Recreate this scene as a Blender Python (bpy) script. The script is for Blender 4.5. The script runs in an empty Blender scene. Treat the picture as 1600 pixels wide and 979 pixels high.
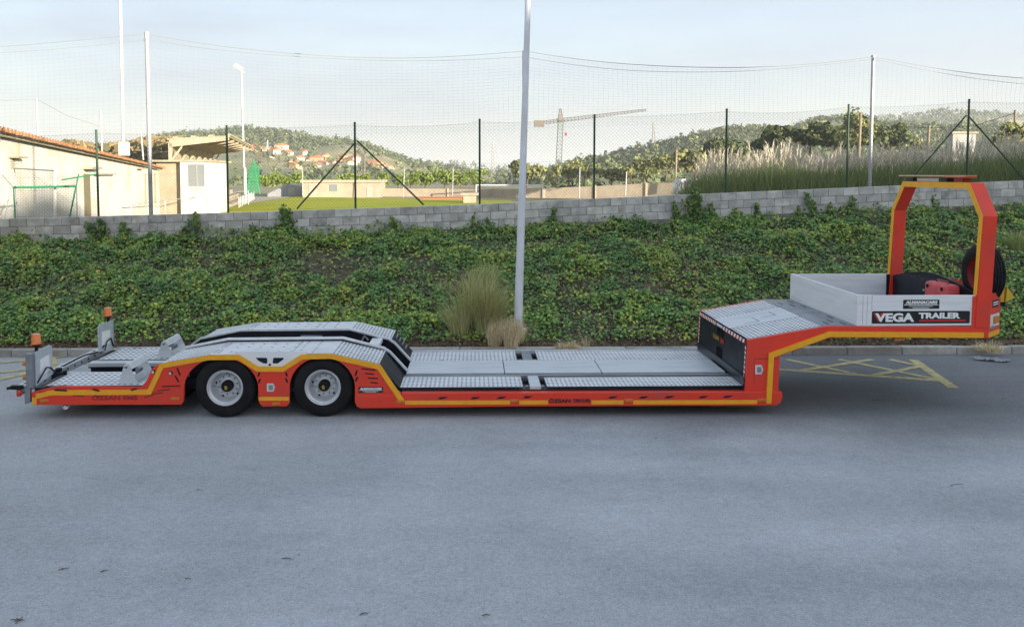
import bpy, bmesh, math, random
import numpy as np
from mathutils import Vector, Matrix, noise as mnoise
random.seed(7)
RNG = np.random.default_rng(11)
sc = bpy.context.scene
C = sc.collection
R = math.radians
PI = math.pi

# ------------------------------------------------------------------ camera
F, PPX, PPY = 1330.0, 770.0, 350.0
CAM = Vector((0.0, -11.3, 3.28)); PITCH = math.atan(80/F); YAW = math.atan(30/F)
cd = bpy.data.cameras.new('camera'); cam = bpy.data.objects.new('camera', cd); C.objects.link(cam)
cam.location = CAM; cam.rotation_euler = (PI/2-PITCH, 0, -YAW)
cd.sensor_width = 36; cd.lens = F/1600*36
cd.shift_x = (800-PPX)/1600; cd.shift_y = -(489.5-PPY)/1600
cd.clip_start = .05; cd.clip_end = 9000
sc.camera = cam
FW = Vector((math.sin(YAW)*math.cos(PITCH), math.cos(YAW)*math.cos(PITCH), -math.sin(PITCH)))
RT = Vector((math.cos(YAW), -math.sin(YAW), 0)); UP = RT.cross(FW)
def ray(px, py): return FW*F + RT*(px-PPX) + UP*(PPY-py)
def P(px, py, Y):                       # point of the plane y = Y seen at a photo pixel
    r = ray(px, py); return CAM + r*((Y-CAM.y)/r.y)
def PZ(px, py, z=0.0):
    r = ray(px, py); return CAM + r*((z-CAM.z)/r.z)
def S(px, py): v = P(px, py, 0.0); return (v.x, v.z)

# ------------------------------------------------------------------ light
SUN_EL, SUN_AZ = R(9), R(135)          # azimuth clockwise from +y: behind the camera, to the right
SDIR = Vector((math.sin(SUN_AZ)*math.cos(SUN_EL), math.cos(SUN_AZ)*math.cos(SUN_EL), math.sin(SUN_EL)))
sd = bpy.data.lights.new('sun', 'SUN'); so = bpy.data.objects.new('sun', sd); C.objects.link(so)
sd.energy = 3.9; sd.angle = R(.5); sd.color = (1.0, .88, .70)
so.rotation_euler = SDIR.to_track_quat('Z', 'Y').to_euler()
w = bpy.data.worlds.new('World'); sc.world = w; w.use_nodes = True
nt = w.node_tree; nt.nodes.clear(); N = nt.nodes; L = nt.links
sky = N.new('ShaderNodeTexSky'); sky.sky_type = 'NISHITA'; sky.sun_disc = False
sky.sun_elevation = SUN_EL; sky.sun_rotation = SUN_AZ; sky.air_density = 1.0; sky.dust_density = 1.6; sky.ozone_density = 1.0
tc = N.new('ShaderNodeTexCoord'); mp = N.new('ShaderNodeMapping'); mp.inputs['Scale'].default_value = (1.1, 1.6, 7.0)
mp.inputs['Rotation'].default_value = (R(6), R(9), 0)
nz = N.new('ShaderNodeTexNoise'); nz.inputs['Scale'].default_value = 2.2; nz.inputs['Detail'].default_value = 6; nz.inputs['Roughness'].default_value = .55
L.new(tc.outputs['Generated'], mp.inputs['Vector']); L.new(mp.outputs['Vector'], nz.inputs['Vector'])
cr = N.new('ShaderNodeValToRGB'); cr.color_ramp.elements[0].position = .38; cr.color_ramp.elements[1].position = .72
cr.color_ramp.elements[0].color = (.84,)*3+(1,); cr.color_ramp.elements[1].color = (1.0,)*3+(1,)
L.new(nz.outputs['Fac'], cr.inputs['Fac'])
mx = N.new('ShaderNodeMix'); mx.data_type = 'RGBA'; sxyz = N.new('ShaderNodeSeparateXYZ'); L.new(tc.outputs['Generated'], sxyz.inputs[0])   # an even veil of thin high cloud over the whole sky, creamier low down
hr = N.new('ShaderNodeMapRange'); hr.inputs['From Min'].default_value = 0.0; hr.inputs['From Max'].default_value = .17; L.new(sxyz.outputs['Z'], hr.inputs['Value'])
vm = N.new('ShaderNodeMix'); vm.data_type = 'RGBA'; vm.inputs['A'].default_value = (1.46, 1.52, 1.5, 1); vm.inputs['B'].default_value = (1.27, 1.5, 1.83, 1)
L.new(hr.outputs[0], vm.inputs['Factor']); L.new(vm.outputs['Result'], mx.inputs['B'])
L.new(cr.outputs['Color'], mx.inputs['Factor']); L.new(sky.outputs['Color'], mx.inputs['A'])
bg = N.new('ShaderNodeBackground'); bg.inputs['Strength'].default_value = .12
wo = N.new('ShaderNodeOutputWorld'); L.new(mx.outputs['Result'], bg.inputs['Color']); L.new(bg.outputs[0], wo.inputs[0])
sc.view_settings.view_transform = 'Standard'; sc.view_settings.look = 'None'; sc.view_settings.gamma = 1
sc.view_settings.use_curve_mapping = False
sc.view_settings.exposure = 1.98
sc.cycles.use_denoising = True; sc.cycles.max_bounces = 6; sc.cycles.transparent_max_bounces = 12

# ------------------------------------------------------------------ materials
MATS = {}
def mat(name, c, c2=None, rough=.6, metal=0.0, scale=8.0, bump=0.0, bscale=None, spec=.5, coat=0.0, attr=None, detail=5,
        lo=.35, hi=.65, c3=None, s3=1.0, rvar=0.0, rnd=False, emit=None, stretch=None, trans=0.0):
    if name in MATS: return MATS[name]
    m = bpy.data.materials.new(name); m.use_nodes = True; t = m.node_tree; n = t.nodes; l = t.links
    b = n['Principled BSDF']; b.inputs['Roughness'].default_value = rough; b.inputs['Metallic'].default_value = metal
    b.inputs['Specular IOR Level'].default_value = spec; b.inputs['Coat Weight'].default_value = coat
    b.inputs['Coat Roughness'].default_value = .12
    col = None
    if attr:
        a = n.new('ShaderNodeAttribute'); a.attribute_name = attr; col = a.outputs['Color']
    tcn = n.new('ShaderNodeTexCoord'); vec = tcn.outputs['Object']
    if rnd:
        oi = n.new('ShaderNodeObjectInfo'); ad = n.new('ShaderNodeVectorMath'); ad.operation = 'MULTIPLY_ADD'
        ad.inputs[1].default_value = (37, 53, 71); l.new(oi.outputs['Random'], ad.inputs[0]); l.new(vec, ad.inputs[2]); vec = ad.outputs[0]
    if stretch:
        mpn = n.new('ShaderNodeMapping'); mpn.inputs['Scale'].default_value = stretch; l.new(vec, mpn.inputs['Vector']); vec = mpn.outputs[0]
    def nse(s, d=detail):
        q = n.new('ShaderNodeTexNoise'); q.inputs['Scale'].default_value = s; q.inputs['Detail'].default_value = d
        l.new(vec, q.inputs['Vector']); return q
    def ramp(src, lo, hi):
        r = n.new('ShaderNodeMapRange'); r.inputs['From Min'].default_value = lo; r.inputs['From Max'].default_value = hi
        l.new(src, r.inputs['Value']); return r.outputs[0]
    def mixc(fac, A, B):
        x = n.new('ShaderNodeMix'); x.data_type = 'RGBA'; l.new(fac, x.inputs['Factor'])
        for v, k in ((A, 'A'), (B, 'B')):
            if isinstance(v, tuple): x.inputs[k].default_value = v+(1,)
            else: l.new(v, x.inputs[k])
        return x.outputs['Result']
    base = col if col is not None else tuple(c)
    f = None
    if c2 is not None:
        f = ramp(nse(scale).outputs['Fac'], lo, hi); base = mixc(f, base, tuple(c2))
    if c3 is not None:
        base = mixc(ramp(nse(s3, 4).outputs['Fac'], .5, .75), base, tuple(c3))
    if rnd:
        hs = n.new('ShaderNodeHueSaturation'); mr = n.new('ShaderNodeMapRange'); mr.inputs['To Min'].default_value = .82; mr.inputs['To Max'].default_value = 1.15
        l.new(oi.outputs['Random'], mr.inputs['Value']); l.new(mr.outputs[0], hs.inputs['Value'])
        if isinstance(base, tuple): hs.inputs['Color'].default_value = base+(1,)
        else: l.new(base, hs.inputs['Color'])
        base = hs.outputs['Color']
    if isinstance(base, tuple): b.inputs['Base Color'].default_value = base+(1,)
    else: l.new(base, b.inputs['Base Color'])
    if rvar:
        r = n.new('ShaderNodeMapRange'); r.inputs['To Min'].default_value = max(0, rough-rvar); r.inputs['To Max'].default_value = min(1, rough+rvar)
        r.inputs['From Min'].default_value = .3; r.inputs['From Max'].default_value = .7
        l.new(nse(scale*.7).outputs['Fac'], r.inputs['Value']); l.new(r.outputs[0], b.inputs['Roughness'])
    if bump:
        bn = n.new('ShaderNodeBump'); bn.inputs['Strength'].default_value = bump; bn.inputs['Distance'].default_value = .01
        l.new(nse(bscale or scale*6, 3).outputs['Fac'], bn.inputs['Height']); l.new(bn.outputs[0], b.inputs['Normal'])
    if trans:
        b.inputs['Transmission Weight'].default_value = trans
    if emit:
        b.inputs['Emission Color'].default_value = emit[:3]+(1,); b.inputs['Emission Strength'].default_value = emit[3]
    MATS[name] = m; return m

RED = mat('red paint', (.8, .04, .010), (.72, .037, .012), rough=.38, scale=2.5, rvar=.08, coat=.25, bump=.03, bscale=40, c3=(.6, .05, .03), s3=1.3)
YEL = mat('reflective yellow tape', (.9, .42, .008), (.82, .37, .01), rough=.5, scale=14, bump=.08, bscale=160)
GALV = mat('galvanised steel', (.74, .76, .785), (.64, .665, .69), rough=.5, metal=.35, scale=9, rvar=.12, c3=(.56, .58, .61), s3=1.6, bump=.05, bscale=60)
GALV2 = mat('smooth steel plate', (.62, .66, .69), (.56, .6, .64), rough=.42, metal=.35, scale=3, rvar=.1, c3=(.5, .53, .57), s3=1.1, stretch=(1, 5, 5))
GALV3 = mat('dull steel plate', (.30, .32, .35), (.24, .26, .29), rough=.45, metal=.6, scale=5, rvar=.12)
NAVY = mat('dark navy paint', (.005, .007, .014), (.007, .009, .017), rough=.45, scale=4, rvar=.1, spec=.3)
BLACK = mat('black rubber', (.005, .005, .006), (.009, .009, .01), rough=.75, scale=14, bump=.15, bscale=120, spec=.3)
TYRE = mat('tyre rubber', (.004, .004, .006), (.008, .008, .01), rough=.65, scale=9, bump=.2, bscale=90, spec=.22, c3=(.014, .013, .013), s3=5)
RIM = mat('silver wheel', (.7, .72, .75), (.6, .62, .65), rough=.38, metal=.35, scale=8, rvar=.1)
ALU = mat('brushed aluminium panel', (.82, .83, .85), (.76, .77, .8), rough=.5, metal=.1, scale=2, rvar=.06, stretch=(1, 1, 14), c3=(.64, .65, .69), s3=.8)
GOLD = mat('gold emblem', (.5, .3, .05), rough=.35, metal=.5)
AMBER = mat('amber lens', (.85, .2, .012), (.7, .14, .008), rough=.18, scale=30, coat=.6, spec=.6)
AMBER2 = mat('amber reflector', (.62, .25, .02), (.5, .18, .015), rough=.3, scale=40)
REDL = mat('red lens', (.55, .03, .012), rough=.22, coat=.5)
WHITE = mat('white paint', (.72, .73, .74), (.64, .65, .66), rough=.5, scale=3)
SIGNW = mat('white print', (.85, .85, .85), rough=.5)
SIGNB = mat('black print', (.006, .006, .007), rough=.45)
SIGNR = mat('red print', (.5, .02, .02), rough=.45)
DRED = mat('dark red print', (.3, .014, .01), rough=.5)
CASE = mat('faded red plastic', (.62, .08, .08), (.5, .06, .06), rough=.5, scale=8)
CHOCK = mat('yellow plastic', (.68, .46, .03), (.55, .36, .03), rough=.5, scale=8)
WOODB = mat('timber block', (.26, .16, .08), (.17, .1, .05), rough=.85, scale=6, stretch=(1, 8, 8))
TANB = mat('tan lamp cover', (.62, .36, .2), (.52, .3, .16), rough=.4, scale=10)
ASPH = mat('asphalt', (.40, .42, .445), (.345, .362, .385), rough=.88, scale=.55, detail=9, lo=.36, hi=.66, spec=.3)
KERB = mat('kerb concrete', (.46, .45, .42), (.35, .34, .32), rough=.9, scale=7, bump=.4, bscale=70, rnd=True, c3=(.27, .26, .23), s3=2.2)
BLOCK = mat('concrete block', (.72, .71, .69), (.63, .62, .6), rough=.92, scale=7, bump=.8, bscale=55, rnd=True, lo=.4, hi=.6, stretch=(1.5, 1, .7), c3=(.44, .43, .415), s3=2.2)
CAPB = mat('weathered top block', (.64, .63, .6), (.47, .46, .44), rough=.92, scale=5, bump=.6, bscale=60, rnd=True, c3=(.26, .255, .24), s3=2.6)
MORT = mat('mortar', (.2, .2, .19), (.13, .13, .125), rough=.95, scale=9, bump=.4)
SOIL = mat('soil', (.12, .09, .055), (.07, .055, .035), rough=.97, scale=3, bump=.6, bscale=30)
LEAF = mat('leaves', (.1, .2, .05), attr='tint', rough=.55, spec=.35)
LEAFFAR = mat('far leaves', (.1, .2, .05), attr='tint', rough=.8, spec=.1)
STRAW = mat('dry stems', (.3, .25, .12), attr='tint', rough=.85, spec=.15)
BARK = mat('bark', (.16, .11, .07), (.09, .06, .04), rough=.95, scale=4, bump=.5, stretch=(4, 4, 1))
LAMPW = mat('lamp post white', (.74, .77, .82), (.66, .69, .74), rough=.45, scale=3, c3=(.55, .55, .54), s3=.9)
POSTG = mat('green fence post', (.012, .05, .03), (.02, .06, .035), rough=.55, scale=9)
WIRE = mat('fence wire', (.1, .13, .11), rough=.6, metal=.3)
NETM = mat('net cord', (.25, .27, .26), rough=.85)
POLEG = mat('galvanised pole', (.46, .47, .48), (.38, .39, .4), rough=.5, metal=.3, scale=4)
WALLW = mat('white render', (.62, .61, .57), (.56, .54, .48), rough=.9, scale=1.2, c3=(.5, .43, .31), s3=.5)
WALLT = mat('tan render', (.4, .34, .245), (.34, .285, .2), rough=.9, scale=2, c3=(.28, .235, .17), s3=.6)
WALLC = mat('cream wall', (.44, .37, .28), (.38, .315, .24), rough=.9, scale=1, c3=(.32, .265, .2), s3=.3)
TILE = mat('terracotta tile', (.42, .2, .08), (.3, .14, .06), rough=.85, scale=5, rnd=True)
ROOFM = mat('sheet roof', (.36, .32, .22), (.28, .25, .17), rough=.8, scale=3)
GLASSD = mat('dim window glass', (.2, .22, .24), rough=.12, spec=.6)
GRASS = mat('pitch grass', (.36, .36, .03), (.3, .33, .025), rough=.9, scale=.08, detail=8, lo=.4, hi=.6, spec=.1)
DIRT = mat('dry earth', (.3, .25, .15), (.2, .19, .09), rough=.95, scale=.05, detail=9, c3=(.12, .14, .05), s3=.02)
HILL = mat('hill scrub', (.25, .235, .11), (.15, .165, .07), rough=.97, scale=.03, detail=10, c3=(.38, .31, .18), s3=.012)
GREENN = mat('green net', (.03, .3, .14), rough=.8)
CRANEY = mat('crane paint', (.17, .15, .12), (.14, .12, .1), rough=.6, scale=1)
CRANEG = mat('green crane steel', (.18, .22, .21), rough=.6)
STEEL = mat('pylon steel', (.42, .42, .42), rough=.7, metal=.2)
ROOFO = mat('orange roof', (.5, .2, .09), (.4, .15, .07), rough=.9, scale=.3)
HOUSEW = mat('house render', (.55, .5, .43), (.46, .41, .34), rough=.9, scale=.2, rnd=True)
HOUSEO = mat('house ochre render', (.6, .36, .2), (.5, .3, .17), rough=.9, scale=.2, rnd=True)
WOODP = mat('timber pole', (.3, .24, .17), (.22, .17, .12), rough=.9, scale=3)
PAINTY = None

# worn yellow road paint over asphalt
def worn_paint():
    m = bpy.data.materials.new('worn yellow road paint'); m.use_nodes = True; t = m.node_tree; n = t.nodes; l = t.links
    b = n['Principled BSDF']; b.inputs['Roughness'].default_value = .85; b.inputs['Specular IOR Level'].default_value = .3
    g = n.new('ShaderNodeNewGeometry'); q = n.new('ShaderNodeTexNoise'); q.inputs['Scale'].default_value = 7; q.inputs['Detail'].default_value = 9; q.inputs['Roughness'].default_value = .75
    l.new(g.outputs['Position'], q.inputs['Vector'])
    r = n.new('ShaderNodeMapRange'); r.inputs['From Min'].default_value = .34; r.inputs['From Max'].default_value = .56; l.new(q.outputs['Fac'], r.inputs['Value'])
    x = n.new('ShaderNodeMix'); x.data_type = 'RGBA'; x.inputs['A'].default_value = (.24, .235, .2, 1); x.inputs['B'].default_value = (.58, .5, .23, 1)
    l.new(r.outputs[0], x.inputs['Factor']); l.new(x.outputs['Result'], b.inputs['Base Color']); return m
PAINTY = worn_paint()
# asphalt: fine aggregate speckle, broad patches, faint tracks
def finish_asphalt():
    m = ASPH; t = m.node_tree; n = t.nodes; l = t.links; b = n['Principled BSDF']
    src = b.inputs['Base Color'].links[0].from_socket
    g = n.new('ShaderNodeNewGeometry')
    def noise(s, d, st=None, ro=.5):
        v = g.outputs['Position']
        if st:
            mp = n.new('ShaderNodeMapping'); mp.inputs['Scale'].default_value = st; l.new(v, mp.inputs['Vector']); v = mp.outputs[0]
        q = n.new('ShaderNodeTexNoise'); q.inputs['Scale'].default_value = s; q.inputs['Detail'].default_value = d; q.inputs['Roughness'].default_value = ro
        l.new(v, q.inputs['Vector']); return q.outputs['Fac']
    def mul(base, fac, f0, f1, t0, t1):
        r = n.new('ShaderNodeMapRange'); r.inputs['From Min'].default_value = f0; r.inputs['From Max'].default_value = f1
        r.inputs['To Min'].default_value = t0; r.inputs['To Max'].default_value = t1; l.new(fac, r.inputs['Value'])
        x = n.new('ShaderNodeVectorMath'); x.operation = 'SCALE'; l.new(base, x.inputs[0]); l.new(r.outputs[0], x.inputs['Scale']); return x.outputs[0]
    v = mul(src, noise(70, 4, ro=.8), .3, .7, .6, 1.42)
    v = mul(v, noise(22, 4, ro=.75), .3, .7, .82, 1.18)
    v = mul(v, noise(38, 2, (1, 1, 1), .5), .70, .76, 1.0, .45)
    v = mul(v, noise(33, 2, (1.1, 1, 1), .5), .24, .30, 1.35, 1.0)
    v = mul(v, noise(.35, 6, (.35, 1.6, 1)), .3, .7, .9, 1.08)
    v = mul(v, noise(.42, 6, (.3, 2.4, 1), .6), .32, .68, .92, 1.08)
    v = mul(v, noise(6, 5, ro=.7), .3, .7, .91, 1.09)
    v = mul(v, noise(2.2, 8, (.6, 1.3, 1), .8), .6, .74, 1.0, .72)
    # asphalt darkens towards the kerb and the right, with a noisy edge
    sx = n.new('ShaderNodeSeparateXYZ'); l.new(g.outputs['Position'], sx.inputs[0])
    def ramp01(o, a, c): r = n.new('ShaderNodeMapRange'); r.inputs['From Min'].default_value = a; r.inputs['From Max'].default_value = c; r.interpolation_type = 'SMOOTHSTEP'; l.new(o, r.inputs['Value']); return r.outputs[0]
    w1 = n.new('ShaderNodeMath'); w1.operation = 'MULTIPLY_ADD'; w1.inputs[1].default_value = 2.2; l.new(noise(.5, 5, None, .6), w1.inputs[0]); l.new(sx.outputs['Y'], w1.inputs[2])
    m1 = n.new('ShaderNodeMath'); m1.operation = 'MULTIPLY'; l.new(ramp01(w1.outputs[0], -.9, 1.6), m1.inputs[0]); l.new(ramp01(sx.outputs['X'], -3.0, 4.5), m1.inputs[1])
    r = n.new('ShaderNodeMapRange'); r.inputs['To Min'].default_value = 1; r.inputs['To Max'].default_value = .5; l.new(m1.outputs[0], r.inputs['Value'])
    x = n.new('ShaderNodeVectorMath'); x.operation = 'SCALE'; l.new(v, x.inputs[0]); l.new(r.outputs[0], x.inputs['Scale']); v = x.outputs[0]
    l.new(v, b.inputs['Base Color'])
    bn = n.new('ShaderNodeBump'); bn.inputs['Strength'].default_value = .5; bn.inputs['Distance'].default_value = .006
    l.new(noise(110, 3, ro=.7), bn.inputs['Height']); l.new(bn.outputs[0], b.inputs['Normal'])
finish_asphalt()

# ------------------------------------------------------------------ builders
W = {}
def tag(o, label=None, cat=None, group=None, kind=None):
    if label: o['label'] = label
    if cat: o['category'] = cat
    if group: o['group'] = group
    if kind: o['kind'] = kind
    return o
def empty(name, loc, label, cat, group=None):
    o = bpy.data.objects.new(name, None); C.objects.link(o); o.location = loc; o.empty_display_size = .2
    W[o] = Vector(loc); return tag(o, label, cat, group)
def link(name, me, m, parent=None, origin=(0, 0, 0)):
    o = bpy.data.objects.new(name, me); C.objects.link(o)
    if m is not None:
        me.materials.clear()
        for q in (m if isinstance(m, (list, tuple)) else [m]): me.materials.append(q)
    W[o] = Vector(origin)
    if parent is not None: o.parent = parent; o.location = W[o]-W[parent]
    else: o.location = W[o]
    return o
def copy_tree(o, parent=None):
    c = o.copy(); C.objects.link(c); W[c] = W[o].copy()
    if parent is not None: c.parent = parent
    for ch in o.children: copy_tree(ch, c)
    return c

class MB:
    def __init__(s): s.v = []; s.f = []; s.mi = []
    def add(s, vs, fs, mi=0):
        k = len(s.v); s.v += [tuple(p) for p in vs]; s.f += [tuple(i+k for i in q) for q in fs]; s.mi += [mi]*len(fs); return s
    def box(s, a, b, mi=0, rot=None, piv=None):
        x0, y0, z0 = a; x1, y1, z1 = b
        vs = [Vector(p) for p in ((x0,y0,z0),(x1,y0,z0),(x1,y1,z0),(x0,y1,z0),(x0,y0,z1),(x1,y0,z1),(x1,y1,z1),(x0,y1,z1))]
        if rot is not None:
            pv = Vector(piv) if piv is not None else sum(vs, Vector())/8
            vs = [rot @ (p-pv) + pv for p in vs]
        return s.add(vs, [(0,3,2,1),(4,5,6,7),(0,1,5,4),(1,2,6,5),(2,3,7,6),(3,0,4,7)], mi)
    def prism(s, pts, y0, y1, mi=0):             # outline in x,z extruded along y
        a = sum(pts[i][0]*pts[(i+1) % len(pts)][1]-pts[(i+1) % len(pts)][0]*pts[i][1] for i in range(len(pts)))
        if a < 0: pts = pts[::-1]
        n = len(pts); vs = [(p[0], y0, p[1]) for p in pts]+[(p[0], y1, p[1]) for p in pts]
        fs = [tuple(range(n)), tuple(range(2*n-1, n-1, -1))]+[(i, i+n, (i+1) % n+n, (i+1) % n) for i in range(n)]
        return s.add(vs, fs, mi)
    def prismz(s, pts, z0, z1, mi=0):            # outline in x,y extruded along z
        a = sum(pts[i][0]*pts[(i+1) % len(pts)][1]-pts[(i+1) % len(pts)][0]*pts[i][1] for i in range(len(pts)))
        if a < 0: pts = pts[::-1]
        n = len(pts); vs = [(p[0], p[1], z0) for p in pts]+[(p[0], p[1], z1) for p in pts]
        return s.add(vs, [tuple(range(n-1, -1, -1)), tuple(range(n, 2*n))]+[(i, (i+1) % n, (i+1) % n+n, i+n) for i in range(n)], mi)
    def prismx(s, pts, x0, x1, mi=0):            # outline in y,z extruded along x
        a = sum(pts[i][0]*pts[(i+1) % len(pts)][1]-pts[(i+1) % len(pts)][0]*pts[i][1] for i in range(len(pts)))
        if a < 0: pts = pts[::-1]
        n = len(pts); vs = [(x0, p[0], p[1]) for p in pts]+[(x1, p[0], p[1]) for p in pts]
        return s.add(vs, [tuple(range(n-1, -1, -1)), tuple(range(n, 2*n))]+[(i, (i+1) % n, (i+1) % n+n, i+n) for i in range(n)], mi)
    def tube(s, pts, r, n=8, mi=0, r2=None):
        pts = [Vector(p) for p in pts]; k = len(s.v); m = len(pts)
        for i, p in enumerate(pts):
            d = (pts[min(i+1, m-1)]-pts[max(i-1, 0)]).normalized()
            u = d.cross(Vector((0, 0, 1)) if abs(d.z) < .9 else Vector((1, 0, 0))).normalized(); v = d.cross(u)
            rr = r if r2 is None else r+(r2-r)*i/(m-1)
            for j in range(n): s.v.append(tuple(p+(u*math.cos(2*PI*j/n)+v*math.sin(2*PI*j/n))*rr))
        for i in range(m-1):
            for j in range(n): s.f.append((k+i*n+j, k+i*n+(j+1) % n, k+(i+1)*n+(j+1) % n, k+(i+1)*n+j)); s.mi.append(mi)
        s.f.append(tuple(k+j for j in range(n-1, -1, -1))); s.f.append(tuple(k+(m-1)*n+j for j in range(n))); s.mi += [mi, mi]
        return s
    def lathe(s, prof, c, axis='y', n=32, mi=0, close=False):   # prof: (radius, offset along axis)
        c = Vector(c); k = len(s.v); m = len(prof)
        for r, h in prof:
            for j in range(n):
                a = 2*PI*j/n; q = (r*math.cos(a), r*math.sin(a))
                s.v.append(tuple(c+(Vector((q[0], h, q[1])) if axis == 'y' else Vector((h, q[0], q[1])) if axis == 'x' else Vector((q[0], q[1], h)))))
        for i in range(m-1 if not close else m):
            for j in range(n):
                i2 = (i+1) % m; s.f.append((k+i*n+j, k+i*n+(j+1) % n, k+i2*n+(j+1) % n, k+i2*n+j)); s.mi.append(mi)
        if not close:
            if prof[0][0] > 1e-6: s.f.append(tuple(k+j for j in range(n-1, -1, -1))); s.mi.append(mi)
            if prof[-1][0] > 1e-6: s.f.append(tuple(k+(m-1)*n+j for j in range(n))); s.mi.append(mi)
        return s
    def build(s, name, m, parent=None, origin=None, smooth=None, bevel=0, seg=2):
        a = np.array(s.v)
        if origin is None:
            lo, hi = a.min(0), a.max(0); origin = ((lo[0]+hi[0])/2, (lo[1]+hi[1])/2, lo[2])
        me = bpy.data.meshes.new(name)
        me.from_pydata([tuple(p) for p in (a-np.array(origin))], [], s.f); me.update()
        o = link(name, me, m, parent, origin)
        bm = bmesh.new(); bm.from_mesh(me)
        bmesh.ops.remove_doubles(bm, verts=bm.verts, dist=1e-5); 
        if len(bm.faces) == len(s.mi):
            bm.faces.ensure_lookup_table()
            for i, f in enumerate(bm.faces): f.material_index = s.mi[i]
        bmesh.ops.recalc_face_normals(bm, faces=bm.faces)
        if bevel:
            es = [e for e in bm.edges if len(e.link_faces) == 2 and e.calc_face_angle(0) > R(30)]
            bmesh.ops.bevel(bm, geom=es, offset=bevel, segments=seg, affect='EDGES', clamp_overlap=True, profile=.5)
        bm.to_mesh(me); bm.free()
        if smooth is not None:
            me.polygons.foreach_set('use_smooth', [True]*len(me.polygons))
            me.set_sharp_from_angle(angle=R(smooth))
        return o

def npmesh(name, v, f, m, parent=None, origin=(0, 0, 0), tint=None, smooth=False):
    v = np.asarray(v, np.float32)-np.asarray(origin, np.float32); f = np.asarray(f, np.int32); k = f.shape[1]
    me = bpy.data.meshes.new(name); me.vertices.add(len(v)); me.vertices.foreach_set('co', v.ravel())
    me.loops.add(f.size); me.loops.foreach_set('vertex_index', f.ravel())
    me.polygons.add(len(f)); me.polygons.foreach_set('loop_start', np.arange(0, f.size, k, dtype=np.int32))
    if smooth: me.polygons.foreach_set('use_smooth', np.ones(len(f), bool))
    me.update(calc_edges=True)
    if tint is not None:
        at = me.attributes.new('tint', 'FLOAT_COLOR', 'POINT')
        t = np.ones((len(v), 4), np.float32); t[:, :3] = tint; at.data.foreach_set('color', t.ravel())
    return link(name, me, m, parent, origin)

def unit(a): return a/np.maximum(np.linalg.norm(a, axis=-1, keepdims=True), 1e-9)
def leaves(p, nrm, size, aspect=.8, fold=.25, rng=RNG):
    """kite-shaped folded leaves at p facing nrm -> verts, tris (4 verts, 2 tris each)"""
    n = len(p); nrm = unit(nrm); t = unit(np.cross(nrm, rng.normal(size=(n, 3)))); b = np.cross(nrm, t); s = np.asarray(size).reshape(-1, 1)
    base = p-t*s*.5; tip = p+t*s*.5-nrm*s*.12; l = p+b*s*.5*aspect-t*s*.1-nrm*s*fold*.5; r = p-b*s*.5*aspect-t*s*.1-nrm*s*fold*.5
    v = np.stack([base, l, tip, r], 1).reshape(-1, 3); i = np.arange(n)[:, None]*4
    f = np.concatenate([i+np.array([[0, 2, 1]]), i+np.array([[0, 3, 2]])], 0); return v, f
def blades(base, h, lean, wd, rng=RNG, droop=.5, seg=3):
    """curved tapering grass blades: base (n,3), height, horizontal lean vector (n,2)"""
    n = len(base); h = np.asarray(h).reshape(-1); vs = []
    a = rng.uniform(0, 2*PI, n); side = np.stack([np.cos(a), np.sin(a)*.6, np.zeros(n)], 1)
    for k in range(seg+1):
        t = k/seg; c = base.copy(); c[:, :2] += lean*(t**1.8); c[:, 2] += h*(t-droop*t*t*t*.45)
        ww = (wd*(1-t*.92))[:, None]*side; vs += [c-ww, c+ww]
    v = np.stack(vs, 1).reshape(-1, 3); m = 2*(seg+1); i = np.arange(n)[:, None]*m; f = []
    for k in range(seg): f.append(i+np.array([[2*k, 2*k+1, 2*k+3, 2*k+2]]))
    return v, np.concatenate(f, 0)
def pick(cols, wts, n, rng=RNG, jit=.25):
    c = np.array(cols)[rng.choice(len(cols), n, p=np.array(wts)/sum(wts))]; return c*rng.uniform(1-jit, 1+jit, (n, 1))
def text(s, size, m, parent, loc, rot=(PI/2, 0, 0), name='lettering', sx=1.0, bold=.0, extrude=.002, align='LEFT', shear=0.0):
    cu = bpy.data.curves.new(name, 'FONT'); cu.body = s; cu.size = size; cu.extrude = extrude; cu.offset = bold; cu.align_x = align; cu.shear = shear; cu.resolution_u = 3
    to = bpy.data.objects.new(name, cu); C.objects.link(to); bpy.context.view_layer.update()
    me = bpy.data.meshes.new_from_object(to.evaluated_get(bpy.context.evaluated_depsgraph_get()))
    bpy.data.objects.remove(to); bpy.data.curves.remove(cu); me.name = name
    M = Matrix.Rotation(rot[2], 4, 'Z') @ Matrix.Rotation(rot[1], 4, 'Y') @ Matrix.Rotation(rot[0], 4, 'X') @ Matrix.Diagonal((sx, 1, 1, 1))
    me.transform(M); return link(name, me, m, parent, loc)

# ================================================================== SETTING
def kerb_y(x): return 3.83-.0085*x                     # road-side face of the kerb
A = P(0, 342, 9.0); B = P(1600, 282, 10.4)             # ends of the block wall in view
WD = Vector((B.x-A.x, B.y-A.y, 0)).normalized(); WN = Vector((-WD.y, WD.x, 0))
def WP(px, py, off=0.0):                               # photo pixel -> point on the wall's front plane (moved back by off)
    r = ray(px, py); o = Vector((A.x, A.y, 0))+WN*off
    t = ((o-CAM).x*WN.x+(o-CAM).y*WN.y)/(r.x*WN.x+r.y*WN.y); return CAM+r*t
def wall_y(x): return A.y+(x-A.x)*WD.y/WD.x
_wt = [WP(px, py) for px, py in ((-120, 345), (0, 342), (400, 331), (740, 319.5), (900, 311.5), (1070, 304), (1375, 291), (1600, 282), (1750, 277))]
def wall_top(x): return float(np.interp(x, [p.x for p in _wt], [p.z for p in _wt]))
def wall_tops(x): return np.interp(x, [p.x for p in _wt], [p.z for p in _wt])
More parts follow.
